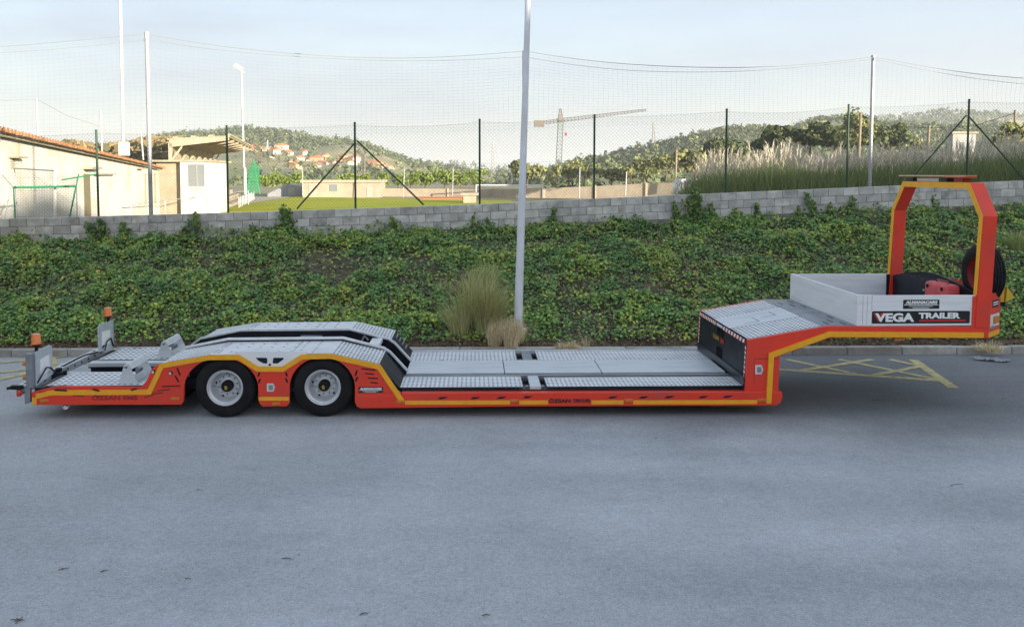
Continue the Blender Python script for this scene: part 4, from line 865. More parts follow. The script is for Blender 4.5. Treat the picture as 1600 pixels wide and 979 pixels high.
# hoop
xh = S(1525.5, 463)[0]; HO = [(0.0, zb1-.45), (0.0, 2.70), (.33, 3.145), (WT-.33, 3.145), (WT, 2.70), (WT, zb1-.45)]; th = .085
HIi = [(th, zb1-.45), (th, 2.70-.03), (.33+.055, 3.145-th), (WT-.33-.055, 3.145-th), (WT-th, 2.70-.03), (WT-th, zb1-.45)]
lean_ = lambda z: .055*max(0, (z-1.4))/1.3 if z < 2.7 else .055
def hoop(xa, xb, o_, i_, name, m, **k):
    b = MB(); n = len(o_); vs = []
    for x in (xa, xb): vs += [(x+lean_(z), y, z) for y, z in o_]+[(x+lean_(z), y, z) for y, z in i_]
    fs = []
    for i in range(n-1):
        fs += [(i, i+1, n+i+1, n+i), (2*n+i, 3*n+i, 3*n+i+1, 2*n+i+1), (i, 2*n+i, 2*n+i+1, i+1), (n+i, n+i+1, 3*n+i+1, 3*n+i)]
    fs += [(0, n, 3*n, 2*n), (n-1, 3*n-1, 4*n-1, 2*n-1)]; b.add(vs, fs); return T(b, name, m, **k)
hoop(xh, xh+.2, HO, HIi, 'hoop', RED, bevel=.006)
k_ = lambda pts: [(y, z) for y, z in pts]
HO2 = [(HO[0][0]+.004, zb1+.0)]+HO[1:-1]+[(WT-.004, zb1)]; HI2 = [(th-.004, zb1)]+[(y, z+.004 if 0 else z) for y, z in HIi[1:-1]]+[(WT-th+.004, zb1)]
hoop(xh-.005, xh-.0005, HO2, HI2, 'hoop_stripe', YEL)
b = MB(); b.prism(pp((1519.5, 510.5), (1521.5, 463), (1545, 463), (1546, 510.5)), .012, .07); T(b, 'hoop_foot', RED, bevel=.004); b = MB(); b.prism(pp((1519.5, 510.5), (1521.5, 463), (1545, 463), (1546, 510.5)), WT-.07, WT-.012); T(b, 'hoop_foot', RED)
# front bulkhead inside the hoop: dark plate with a curved top and punched lettering
xbk = xh+.06; top = [(WT-.09, zb1-.02), (2.2, zb1+.03), (1.9, zb1+.09), (1.5, zb1+.145), (1.25, zb1+.155), (1.0, zb1+.145), (.6, zb1+.09), (.3, zb1+.03), (.09, zb1-.02)]
b = MB(); b.prismx([(.09, zb0-.02)]+top[::-1]+[(WT-.09, zb0-.02)], xbk, xbk+.03); bulk = T(b, 'front_bulkhead', NAVY)
text('ÖZSAN TREYLER', .1, GALV3, bulk, (xbk-.001, 2.1, zb1-.0), (PI/2, 0, -PI/2), sx=1.25, bold=-.004, extrude=.0008)
for y, z in ((1.45, zb1-.13), (.78, zb1-.1), (.78, zb1-.2)): b = MB(); b.lathe([(.014, -.01), (.014, .0)], (xbk, y, z), 'x', 10); T(b, 'bolt', GALV, parent=bulk)
b = MB(); b.box((xh-.5, WT-.062, zb0), (xh-.0, WT-.066+.0, zb1-.002)) if False else b.box((xh-.04, WT-.075, zb0), (xh+.1, WT-.065, zb1-.004)); T(b, 'bulkhead_return', NAVY)
# front corner and nose
zf0, zf1 = S(1546, 528.3)[1], S(1545, 461)[1]
xf0, xf1 = S(1545.5, 500)[0], 7.33
b = MB(); o_ = [(xf0, .015), (xf1, .3), (xf1, WT-.3), (xf0, WT-.015)]; n = 4
b.add([(x, y, zf0) for x, y in o_]+[(x, y, zf1+(.03 if x > xf0 else 0)) for x, y in o_], [(0, 1, 5, 4), (1, 2, 6, 5), (2, 3, 7, 6)]); b.add([(x-.04, y, zf0) for x, y in o_]+[(x-.04, y, zf1+(.03 if x > xf0 else 0)) for x, y in o_], [(4, 5, 1, 0), (5, 6, 2, 1), (6, 7, 3, 2)]); nose = T(b, 'nose_plate', RED)
b = MB(); b.add([(x-.02, y, zf1+(.03 if x > xf0 else 0)-.05) for x, y in o_], [(0, 1, 2, 3)]); b.add([(x-.02, y, zf0+.02) for x, y in o_], [(3, 2, 1, 0)]); T(b, 'nose_tray', GALV3)
dv = Vector((xf1-xf0, .285, 0)).normalized(); nv = Vector((dv.y, -dv.x, 0)); a0 = Vector((xf0, .015, 0)); LN = Vector((xf1-xf0, .285, 0)).length
def onnose(s0, s1, z0, z1, name, m, d=.004, parent=nose, th_=.003):
    p0, p1 = a0+dv*s0*LN+nv*d, a0+dv*s1*LN+nv*d; b = MB(); vs = [(p0.x, p0.y, z0), (p1.x, p1.y, z0), (p1.x, p1.y, z1), (p0.x, p0.y, z1)]; q = nv*th_
    b.add(vs+[(x-q.x, y-q.y, z) for x, y, z in vs], [(0, 1, 2, 3), (7, 6, 5, 4), (0, 4, 5, 1), (1, 5, 6, 2), (2, 6, 7, 3), (3, 7, 4, 0)]); return T(b, name, m, parent=parent)
onnose(.02, .98, zf0+.005, zf0+.075, 'reflective_stripe', YEL); lp = onnose(.12, .88, zf0+.14, zf0+.31, 'lamp_plate', WHITE, d=.008); onnose(.36, .72, zf0+.18, zf0+.275, 'marker_lamp', AMBER2, d=.03, th_=.022)
onnose(.3, .82, zf0+.4, zf0+.5, 'dealer_sticker', SIGNB); onnose(.34, .78, zf0+.46, zf0+.475, 'print_line', SIGNW, d=.006); onnose(.34, .78, zf0+.43, zf0+.442, 'print_line', SIGNW, d=.006)
x0, z0 = S(1408, 530); b = MB(); b.box((x0-.06, .05, z0-.03), (x0+.08, .12, z0+.02)); T(b, 'side_marker', AMBER2, bevel=.006)
# lamp bar over the hoop
b = MB(); b.box((xh+.03, .46, 3.145+.075), (xh+.2, WT-.22, 3.145+.098)); lb = T(b, 'light_bar', TANB, bevel=.01)
b = MB(); b.box((xh+.028, .4, 3.145+.062), (xh+.2, .95, 3.145+.1)); T(b, 'light_bar_end', mat('burnt orange lens', (.45, .11, .02), rough=.3, coat=.4), parent=lb, bevel=.01)
for y in (.55, .95, 1.9): b = MB(); b.box((xh+.08, y, 3.145), (xh+.2, y+.22, 3.145+.062)); T(b, 'bar_bracket', DRED if y < .9 else NAVY, parent=lb)
b = MB(); b.box((xh+.11, 1.2, 3.15), (xh+.16, 1.85, 3.2)); T(b, 'work_lamp', WHITE, parent=lb, bevel=.006)
# yellow coupling behind the neck
x0, z0 = S(1221, 560); b = MB(); b.lathe([(.05, -.03), (.05, .03), (.02, .05)], (x0, .2, z0), 'x', 14); T(b, 'air_coupling', CHOCK, smooth=40); b = MB(); b.tube([(x0, .2, z0-.04), (x0+.02, .2, z0-.2), (x0-.02, .2, z0-.33)], .02, 8); T(b, 'air_hose', BLACK, smooth=40)

# ---- wheels
def wheel(x, y, far=False):
    c = Vector((x, y, RW)); s = -1 if far else 1; o = None
    Ly = lambda prof: [(r, h*s) for r, h in prof]
    b = MB(); prof = [(.232, .012), (.245, -.004), (.262, -.012), (.30, -.016), (.335, -.017), (.345, -.0135), (.352, -.014), (.378, -.004), (.392, .008), (.402, .028), (.405, .045), (.405, .07), (.397, .072), (.397, .082), (.405, .084), (.405, .12), (.397, .122), (.397, .132), (.405, .134), (.405, .17), (.397, .172), (.397, .182), (.405, .184), (.404, .22), (.39, .24), (.335, .26), (.26, .258), (.235, .24)]
    b.lathe(Ly(prof), c, 'y', 56, close=True); root = T(b, 'wheel', TYRE, smooth=35); root['label'] = 'tyre of the wheel'
    b = MB(); b.lathe(Ly([(.235, .24), (.236, .014), (.242, -.008), (.237, -.013), (.229, -.008), (.224, .008), (.214, .02), (.206, .024), (.2, .034), (.194, .07), (.19, .13), (.182, .175), (.168, .195), (.15, .2), (.147, .165), (.142, .158), (.112, .158), (.108, .168), (.09, .168), (.07, .16), (.0, .16)]), c, 'y', 48); T(b, 'rim', RIM, parent=root, smooth=35)
    b = MB(); b.lathe(Ly([(.078, .15), (.078, .085), (.068, .07), (.055, .067), (.0, .067)]), c, 'y', 24); hub = T(b, 'hub_cap', BLACK, parent=root, smooth=35)
    b = MB(); b.lathe(Ly([(.024, .066), (.022, .058), (0, .056)]), c+Vector((-.008, 0, -.008)), 'y', 5); b.box((x-.02, y+.058*s-.002, RW-.04), (x+.012, y+.058*s+.006, RW-.02)); T(b, 'hub_emblem', GOLD, parent=root)
    b = MB()
    for k in range(10):
        a = 2*PI*k/10+.2; q = c+Vector((math.cos(a)*.127, 0, math.sin(a)*.127)); b.lathe(Ly([(.012, .165), (.012, .142), (.008, .132), (.0, .132)]), q, 'y', 6)
    T(b, 'wheel_nuts', GALV3, parent=root)
    for k in range(5):
        a = 2*PI*k/5+.45; q = c+Vector((math.cos(a)*.172, 0, math.sin(a)*.172)); b = MB(); b.lathe(Ly([(.016, .178), (.0, .177)]), q, 'y', 12); T(b, 'hand_hole', PIT, parent=root)
    q = c+Vector((-.16, .03*s, .02)); b = MB(); b.tube([q, q+Vector((.02, -.02*s, .0))], .005, 6); T(b, 'valve', BLACK, parent=root)
for x in WX: wheel(x, .035)
for x in WX: wheel(x, WT-.04, True)
for x in WX:
    b = MB(); b.lathe([(.075, .25), (.075, WT-.25)], (x, 0, RW), 'y', 16); T(b, 'axle', BLACK)

# ---- loose things carried by the trailer
def tyre_thing(c, label):
    root = empty('spare_wheel', c, label, 'wheel'); c = Vector(c)
    prof = [(.235, .0), (.25, -.012), (.31, -.018), (.37, -.006), (.392, .012), (.397, .03), (.397, .06), (.388, .062), (.388, .075), (.397, .077), (.397, .115), (.388, .117), (.388, .13), (.397, .132), (.397, .17), (.388, .172), (.388, .185), (.397, .187), (.395, .215), (.37, .24), (.31, .25), (.25, .244), (.235, .23)]
    prof = [(r, h*.8) for r, h in prof]; b = MB(); b.lathe(prof, c, 'x', 48, close=True); b.build('tyre', TYRE, root, smooth=35)
    b = MB(); b.lathe([(.236, .0), (.222, .05), (.2, .09)], c, 'x', 32, close=True); b.build('rim_ring', DRED, root, smooth=35); b = MB(); b.lathe([(.2, .07), (.19, .1), (.12, .1), (.1, .06), (.0, .06)], c, 'x', 32); b.build('rim', NAVY, root, smooth=35)
    b = MB(); b.box((c.x+.0, c.y-.03, c.z-.09), (c.x+.03, c.y+.03, c.z+.1)); b.build('clamp_plate', WHITE, root, bevel=.006)
tyre_thing((7.1, .5, 1.86), 'black spare wheel with red rim standing upright in the trailer nose behind the hoop')
xc = P(1489, 456, .75).x; b = MB(); b.box((xh-.24, .33, zb0+.0), (xh-.02, .9, zb1+.09)); case = b.build('tool_case', CASE, bevel=.05, seg=3, smooth=50)
tag(case, 'faded red plastic case lying in the silver box by the dark bulkhead', 'case')
b = MB(); b.tube([(xh-.13, .45, zb1+.085), (xh-.13, .47, zb1+.12), (xh-.13, .74, zb1+.12), (xh-.13, .76, zb1+.085)], .012, 8); b.build('handle', mat('dark red plastic', (.3, .03, .03), rough=.5), case, smooth=40)
for y in (.42, .8): b = MB(); b.box((xh-.252, y-.025, zb1-.0), (xh-.238, y+.025, zb1+.05)); b.build('catch', BLACK, case, bevel=.004)
x0 = 7.34; b = MB(); zc = S(1570, 480)[1]; b.prism([(x0, zc), (x0+.14, zc), (x0+.14, zc+.2), (x0+.07, zc+.25), (x0, zc+.25)], .45, .62); ck = b.build('wheel_chock', CHOCK, bevel=.008); tag(ck, 'yellow plastic wheel chock hung on the front end of the trailer', 'chock')
b = MB(); b.prism([(x0+.15, zc+.0), (x0+.29, zc+.06), (x0+.17, zc+.22)], .44, .63); b.build('chock_toe', CHOCK, ck, bevel=.008); b = MB(); b.prism([(x0, zc-.06), (x0+.16, zc-.06), (x0+.16, zc-.005), (x0, zc-.005)], .46, .6); b.build('holder', BLACK, ck)
# timber under the beam carrying the neck end
for k, (px, y) in enumerate(((1158, .4), (1158, 1.8))):
    x0 = S(px, 630)[0]; b = MB(); b.box((x0-.3, y, 0.002), (x0+.35, y+.25, .095)); b.box((x0-.28, y+.01, .097), (x0+.36, y+.24, .19)); o = b.build('timber_block', WOODB, bevel=.006)
    tag(o, 'stacked timber packing under the near beam below the gooseneck' if k == 0 else 'stacked timber packing under the far beam below the gooseneck', 'timber')
# crumpled plastic rag on the kerb
def rag():
    n = 26; vs = []; c = PZ(1550, 552, .13)
    for i in range(n):
        for j in range(n):
            u, v = i/(n-1)-.5, j/(n-1)-.5; x = c.x+u*.5+v*.18+.03*mnoise.noise(Vector((u*6, v*6, 1))); y = c.y+.02-u*.22+v*.16
            z = .142+.05*abs(mnoise.noise(Vector((u*7, v*7, 5))))+.03*mnoise.noise(Vector((u*17, v*17, 2)))
            if y < kerb_y(x)+.0: z -= min(.13, (kerb_y(x)-y)*1.6)
            vs.append((x, y, max(z, .015)))
    f = [(i*n+j, (i+1)*n+j, (i+1)*n+j+1, i*n+j+1) for i in range(n-1) for j in range(n-1) if not (i+j < 6 or i+j > 2*n-9)]
    m = MB(); m.add(vs, f); o = m.build('plastic_rag', mat('grey plastic sheet', (.36, .38, .4), (.28, .3, .32), rough=.5, scale=9), smooth=80); tag(o, 'crumpled grey plastic rag lying over the kerb below the trailer front', 'rag')
rag()
# twigs and dead bits on the asphalt
TW = [(100, 888, 11, 'forked dark twig on the asphalt in the left foreground'), (450, 872, 13, 'straight dark twig on the asphalt below the middle of the trailer'), (163, 891, 9, 'small bent twig right of the forked twig on the left'), (294, 903, 7, 'short twig on the asphalt between the forked and the straight one'), (28, 968, 16, 'largest tangle of twigs at the lower left corner of the asphalt'),
      (1495, 757, 17, 'long thin twig on the asphalt at the right'), (570, 958, 12, 'broken curled twig at the bottom edge of the asphalt'), (312, 765, 8, 'thin pale twig on the asphalt below the front wheel'), (1372, 625, 14, 'dark twig on the asphalt under the trailer neck'), (760, 960, 9, 'small twig at the bottom edge right of the curled twig'), (1570, 622, 8, 'short twig near the end of the yellow hatching')]
for k, (px, py, ln_, lab) in enumerate(TW):
    rg = random.Random(k); c = PZ(px, py, .006); a = rg.uniform(-.3, .6); h = ln_/130*(c.y-CAM.y)/11.3*.75*1.3; m = MB()
    for q in range(1 if ln_ in (17, 8, 14) else 3 if ln_ < 16 else 7):
        aa = a+rg.uniform(-1, 1)*q*.5; l_ = h*(1 if q == 0 else rg.uniform(.3, .7)); o_ = Vector((rg.uniform(-.3, .3)*h*q*.4, rg.uniform(-.3, .3)*h*q*.3, 0)); d = Vector((math.cos(aa), math.sin(aa), 0))*l_
        d = d*1.7; m.tube([c+o_-d*.5, c+o_-d*.15+Vector((-d.y*.07, d.x*.07, .004)), c+o_+d*.2+Vector((d.y*.05, -d.x*.05, .006)), c+o_+d*.5], .0034, 5, r2=.0012)
    tag(m.build('twig', BARK), lab, 'twig', 'twigs fallen on the asphalt')
n = 5200; x = RNG.uniform(-9.5, 10, n); y = -8.6+12.2*RNG.random(n)**.8; v, f = leaves(np.stack([x, y, np.full(n, .006)], 1), np.stack([RNG.normal(0, .15, n), RNG.normal(0, .15, n), np.ones(n)], 1), RNG.uniform(.005, .014, n)*np.where(RNG.random(n) < .03, 2.2, 1), .7, .1)
tag(npmesh('grit_and_leaf_bits', v, f, STRAW, tint=np.repeat(pick([(.09, .09, .09), (.16, .14, .12), (.6, .6, .6), (.26, .2, .13)], [.35, .2, .35, .1], n), 4, 0)), kind='stuff')

# ================================================================== BEHIND THE WALL
def D(px, py, d): return P(px, py, d+CAM.y)            # d = metres in front of the camera
FZ = -.3
# terrain from the wall down to the playing field
nx, ny = 90, 60
gx, gk = np.meshgrid(np.linspace(-95, 95, nx), np.linspace(0, 1, ny)); gy0 = wall_y(gx)+.14
gy = gy0+(230-gy0)*gk**1.7
def terr(x, y):
    k = np.clip((y-wall_y(x)-.14)/26, 0, 1); k = k*k*(3-2*k); r = np.clip((x-17-(y-12)*.22)/9, 0, 1); r = r*r*(3-2*r); r1 = np.clip((x-6)/7, 0, 1)
    near = wall_tops(x)-.25+.1*r1; far = FZ+r*(2.4+.02*np.clip(x, 0, 60))*np.clip(1-(y-60)/60, 0, 1); return near*(1-k)+far*k
gz2 = terr(gx, gy)-.06*(np.sin(gx*.7)*np.cos(gy*.5)*.5)*np.clip(gk*4, 0, 1)
v = np.stack([gx, gy, gz2], -1).reshape(-1, 3); i = (np.arange(ny-1)[:, None]*nx+np.arange(nx-1)).ravel()
tag(npmesh('terrain', v, np.stack([i, i+1, i+1+nx, i+nx], 1), DIRT, smooth=True), kind='structure')
def ground_strip(name, pts, m, zoff, n=14):
    a = np.array(pts[:2], float); c = np.array(pts[2:], float); vs = []; 
    for p in range(n+1):
        for q in range(n+1):
            e0 = a[0]*(1-p/n)+a[1]*p/n; e1 = c[0]*(1-p/n)+c[1]*p/n; k = e0*(1-q/n)+e1*q/n; vs.append((k[0], k[1], float(terr(k[0], k[1]))+zoff))
    f = [(i*(n+1)+j, (i+1)*(n+1)+j, (i+1)*(n+1)+j+1, i*(n+1)+j+1) for i in range(n) for j in range(n)]
    mb = MB(); mb.add(vs, f); return tag(mb.build(name, m, origin=(0, 0, 0), smooth=60), kind='structure')
q = lambda px, py: tuple(PZ(px, py, FZ).xy)
ground_strip('football_pitch', [q(180, 352), q(820, 332), q(462, 307.5), q(800, 314)], GRASS, .06)
ground_strip('path', [q(100, 352), q(178, 352), q(395, 308), q(458, 307.6)], mat('pale concrete path', (.42, .37, .28), (.34, .3, .22), rough=.95, scale=1.5), .05)

# --- pampas grass behind the wall (one mass)
n = 27000; d = RNG.uniform(22.4, 28, n); px = RNG.uniform(1056, 1760, n); x = (px-740)/1330*d; y = d+CAM.y; ok = (y > wall_y(x)+.3); x, y, px, d = x[ok], y[ok], px[ok], d[ok]; n = len(x)
z = terr(x, y); cl_ = vnoise(x, y, .9, 2.); base = np.stack([x, y, z-.1], 1); edge = np.clip((px-1052)/34, .4, 1)
h = (1.24+.5*cl_)*RNG.uniform(.6, 1.15, n)*edge*np.interp(px, [1060, 1200, 1400, 1600], [.95, 1.0, .85, 1.05])
v, f = blades(base, h, RNG.normal(0, .26, (n, 2)), RNG.uniform(.005, .011, n), droop=.5)
tag(npmesh('pampas_grass', v, f, STRAW, tint=np.repeat(pick([(.2, .25, .09), (.14, .19, .065), (.26, .29, .11), (.32, .31, .15)], [.4, .3, .22, .08], n), 8, 0)), kind='stuff')
n = 2600; px = RNG.uniform(1062, 1760, n); d = RNG.uniform(22.6, 28.5, n); x = (px-740)/1330*d; y = d+CAM.y; ok = y > wall_y(x)+.4; x, y, px = x[ok], y[ok], px[ok]; n = len(x); z = terr(x, y)
edge = np.clip((px-1056)/34, .4, 1); h = (1.14+.42*vnoise(x, y, .9, 2.))*RNG.uniform(.75, 1.12, n)*edge*np.interp(px, [1060, 1200, 1400, 1600], [.95, 1.0, .85, 1.05]); lx = RNG.normal(.05, .16, n); ly = RNG.normal(0, .1, n)
VS, FS, TS = [], [], []
for k in range(9):                                     # each plume: a spindle of fine drooping wisps
    t0 = RNG.uniform(.84, 1.0, n); b0 = np.stack([x+lx*t0, y+ly*t0, z+h*t0], 1); L_ = RNG.uniform(.12, .3, n)*np.clip(h, .5, 1.4)
    v, f = blades(b0, L_, np.stack([lx*.3+RNG.normal(0, .035, n), RNG.normal(0, .035, n)], 1), RNG.uniform(.006, .012, n), droop=.4); FS.append(f+sum(len(q_) for q_ in VS)); VS.append(v); TS.append(np.repeat(pick([(.68, .61, .5), (.76, .69, .58), (.56, .48, .36)], [.5, .3, .2], n), 8, 0))
v, f = blades(np.stack([x, y, z], 1), h*.95, np.stack([lx, ly], 1), np.full(n, .004), droop=.0); FS.append(f+sum(len(q_) for q_ in VS)); VS.append(v); TS.append(np.repeat(pick([(.24, .26, .12)], [1], n), 8, 0))
tag(npmesh('pampas_plumes', np.concatenate(VS), np.concatenate(FS), STRAW, tint=np.concatenate(TS)), kind='stuff')
# low brown weeds along the field side of the wall
# --- trees
def crown_leaves(c, rad, nl, size, cols, wts, rg, flat=.8, lobes=9):
    c = np.array(c); L_ = [(c+np.array([rg.normal(0, .42), rg.normal(0, .42), rg.uniform(-.45, .5)])*np.array(rad), rg.uniform(.38, .62)) for _ in range(lobes)]
    idx = rg.integers(0, lobes, nl); d_ = unit(rg.normal(size=(nl, 3))); d_[:, 2] = np.where(d_[:, 2] < -.45, -d_[:, 2]*.5, d_[:, 2]); lc = np.array([q_[0] for q_ in L_])[idx]; lr = np.array([q_[1] for q_ in L_])[idx][:, None]*np.array(rad)
    p = lc+d_*lr*(rg.random((nl, 1))**.35); t = np.repeat(pick(cols, wts, nl, rg)*(np.array([rg.uniform(.75, 1.25) for _ in range(lobes)])[idx][:, None]), 4, 0)
    v, f = leaves(p, d_+rg.normal(0, .45, (nl, 3)), rg.uniform(.7, 1.35, nl)*size, .95, .2, rng=rg); return v, f, t
def tree(pxc, pyt, pyb, d, wpx, label, cols, wts, seed, nl=900, trunk=.16, group='trees behind the sports ground', name='tree', lobes=9, size=None):
    rg = np.random.default_rng(seed); b, t = D(pxc, pyb, d), D(pxc, pyt, d); H = t.z-b.z; r = wpx/2*d/1330; root = empty(name, tuple(b), label, 'tree', group)
    v, f, tn = crown_leaves((b.x, b.y, b.z+H*(trunk+(1-trunk)*.5)), (r, r*.8, H*(1-trunk)*.52), nl, size or max(r, H*.4)*.17, cols, wts, rg, lobes=lobes); npmesh('crown', v, f, LEAFFAR, root, origin=tuple(b), tint=tn)
    m = MB(); tr_ = H*.03+.03; m.tube([(b.x, b.y, b.z-.4), (b.x+r*.05, b.y, b.z+H*.3), (b.x, b.y, b.z+H*.75)], tr_, 8, r2=tr_*.3)
    for k in range(4): a = k*1.6+seed; m.tube([(b.x, b.y, b.z+H*(.25+.08*k)), (b.x+math.cos(a)*r*.6, b.y+math.sin(a)*r*.5, b.z+H*(.5+.1*k))], tr_*.45, 5, r2=tr_*.12)
    m.build('trunk', BARK, root)
OLV = [(.19, .2, .07), (.13, .15, .055), (.25, .235, .085), (.09, .105, .04)]; DKG = [(.07, .095, .042), (.05, .07, .032), (.11, .13, .055), (.15, .155, .065)]; YLG = [(.21, .21, .085), (.16, .17, .07), (.26, .245, .11), (.11, .125, .055)]; WT4 = [.35, .3, .2, .15]
for k, a in enumerate((
    (823, 246, 292, 150, 58, 'rounded olive tree standing right behind the white lamp post', OLV), (868, 262, 292, 170, 26, 'small bush left of the crane mast foot', YLG), (888, 254, 293, 150, 40, 'low pale tree right of the crane mast foot', OLV),
    (912, 250, 291, 175, 46, 'olive bush left of the dark fence post near the crane', OLV), (955, 262, 291, 120, 52, 'pale broad bush behind the low end of the far wall', YLG), (985, 258, 288, 140, 46, 'brown green bush between crane jib and pylon', YLG),
    (1006, 242, 284, 160, 46, 'round dark green tree below the pylon, left side', OLV), (1040, 242, 286, 150, 50, 'olive tree right of the pylon foot', OLV), (1085, 230, 288, 110, 66, 'broad rounded pale tree behind the left end of the pampas grass', YLG),
    (1112, 214, 268, 130, 58, 'dark tree left of the fence post over the pampas grass', DKG), (1152, 218, 262, 150, 58, 'dark tree right of the fence post over the pampas grass', DKG), (1208, 195, 252, 95, 72, 'rounded dark oak standing alone on the right slope', DKG),
    (1264, 198, 250, 90, 74, 'dark leafy tree at the left of the group behind the pampas grass', DKG), (1302, 184, 248, 85, 78, 'tallest broad tree of the dark group behind the pampas grass', DKG), (1340, 168, 244, 80, 58, 'high narrow tree beside the grey net pole', OLV),
    (1390, 190, 244, 85, 62, 'dark tree right of the grey net pole', DKG), (1425, 214, 240, 120, 46, 'pale low tree behind the right part of the pampas grass', YLG), (1585, 190, 236, 40, 60, 'bushy tuft with pale plumes on the rise at the right edge', YLG))):
    tree(*a, WT4, 40+k, nl=1500 if a[4] > 50 else 900, trunk=.12)
for k, (px, pt, w_) in enumerate(((599, 268, 30), (622, 270, 22), (641, 266, 26), (664, 264, 38), (694, 262, 36), (719, 264, 28), (741, 262, 26))):
    tree(px, pt, 297, 134, w_, 'clipped bushy conifer, number %s from the left in the row along the far wall' % ('one', 'two', 'three', 'four', 'five', 'six', 'seven')[k], [(.17, .24, .04), (.13, .19, .035), (.24, .28, .055), (.09, .13, .03)], WT4, 80+k, nl=800, trunk=.02, group='conifers along the far wall', name='conifer', lobes=12)
def hedge(px0, px1, pt, pb, d, label, seed):
    rg = np.random.default_rng(seed); n = 1500; px = rg.uniform(px0, px1, n); b = D(px0, pb, d); e = D(px1, pt, d); x = (px-px0)/(px1-px0)*(e.x-b.x)+b.x; h = e.z-b.z
    p = np.stack([x, b.y+rg.uniform(-1, 1, n), b.z+h*(rg.random(n)**.6)*(1+.15*np.sin(x*1.7))], 1); nr = rg.normal(0, .6, (n, 3))+np.array([0, -.7, .6]); v, f = leaves(p, nr, rg.uniform(.25, .5, n), rng=rg)
    tag(npmesh('hedge', v, f, LEAFFAR, origin=tuple(b), tint=np.repeat(pick([(.18, .25, .04), (.13, .19, .035), (.25, .28, .055), (.09, .12, .03)], WT4, n, rg), 4, 0)), label, 'hedge', 'hedges behind the pitch')
hedge(402, 474, 273, 291, 140, 'sunlit green hedge behind the grey shed beyond the pitch', 1); hedge(528, 578, 273, 284, 145, 'green hedge top showing over the low cream building', 2)

# --- long white changing room building at the left
e0, e1 = D(0, 215.5, 30), D(248, 266, 70); dr = (e1-e0)/248
ea, eb = e0-dr*150, e1; dirn = Vector((eb.x-ea.x, eb.y-ea.y, 0)).normalized(); nn = Vector((dirn.y, -dirn.x, 0)); bk = -nn*9
cr_ = empty('changing_room', (ea.x, ea.y, 0), 'long low white sunlit changing room building with tiled eave at the left', 'building')
m = MB(); gz0 = -.6; lo = lambda p: Vector((p.x, p.y, gz0)); m.add([lo(ea), lo(eb), eb, ea, lo(ea)+bk, lo(eb)+bk, eb+bk, ea+bk], [(0, 1, 2, 3), (5, 4, 7, 6), (1, 5, 6, 2), (4, 0, 3, 7)]); m.build('wall', WALLW, cr_)
m = MB(); up = Vector((0, 0, .1)); ov = nn*.3; m.add([ea+ov+up*.2, eb+ov+up*.2, eb+bk+up*9, ea+bk+up*9, ea+ov+up*1.1, eb+ov+up*1.1, eb+bk+up*10, ea+bk+up*10], [(0, 1, 2, 3), (7, 6, 5, 4), (0, 4, 5, 1), (1, 5, 6, 2), (4, 0, 3, 7)]); roof = m.build('roof', ROOFM, cr_)
Ln = (eb-ea).length; m = MB(); m.box((-.17, -.25, 0), (.17, .3, .09)); m.box((-.12, -.27, .0), (.12, -.25, .14)); t0 = None
for k in range(int(Ln/.42)):
    p = ea+(eb-ea)*((k+.5)*.42/Ln)+nn*.3+Vector((0, 0, .12+random.uniform(-.012, .012)))
    if t0 is None: o = m.build('roof_tile', TILE, roof, origin=(0, 0, 0)); t0 = o
    else: o = bpy.data.objects.new('roof_tile', t0.data); C.objects.link(o); o.parent = roof
    W[o] = p; o.location = p-W[roof]; o.rotation_euler = (0, -math.atan2(eb.z-ea.z, (eb-ea).xy.length), math.atan2(dirn.y, dirn.x))
def onwall(px0, px1, py0, py1, name, m_, d=.03, th_=.05, base=ea, dn=dirn, nrm=nn, parent=cr_):
    def hit(px, py):
        r = ray(px, py); t = ((base-CAM).dot(nrm))/(r.dot(nrm)); return CAM+r*t
    a, b_ = hit(px0, (py0+py1)/2), hit(px1, (py0+py1)/2); zt_, zb_ = hit((px0+px1)/2, py0).z, hit((px0+px1)/2, py1).z; mb = MB(); vs = []
    for q_ in (a, b_):
        for z_ in (zb_, zt_): vs += [(q_.x+nrm.x*d, q_.y+nrm.y*d, z_), (q_.x+nrm.x*(d-th_), q_.y+nrm.y*(d-th_), z_)]
    mb.add(vs, [(0, 4, 6, 2), (1, 3, 7, 5), (2, 6, 7, 3), (0, 1, 5, 4), (0, 2, 3, 1), (4, 5, 7, 6)]); return mb.build(name, m_, parent)
SHD = mat('dark door paint', (.2, .17, .1), (.16, .14, .08), rough=.7)
onwall(131, 141, 272, 340, 'door', SHD, .02); onwall(129, 146, 261, 264.5, 'canopy', WALLT, .45, .44); onwall(13, 28, 244.5, 247, 'canopy', WALLT, .35, .34)
for k in range(5): onwall(16, 22, 249+k*3.2, 250+k*3.2, 'vent_slat', WALLT, .05, .04)
onwall(213, 219, 262, 264, 'canopy', WALLT, .4, .39); onwall(26, 27.5, 224, 246, 'down_pipe', WALLT, .06); onwall(225.5, 227.5, 271, 320, 'down_pipe', WALLT, .06); onwall(240, 242.5, 270, 318, 'door_frame', WALLT, .06); onwall(144, 174, 271, 273, 'awning_rail', WALLT, .3, .05)
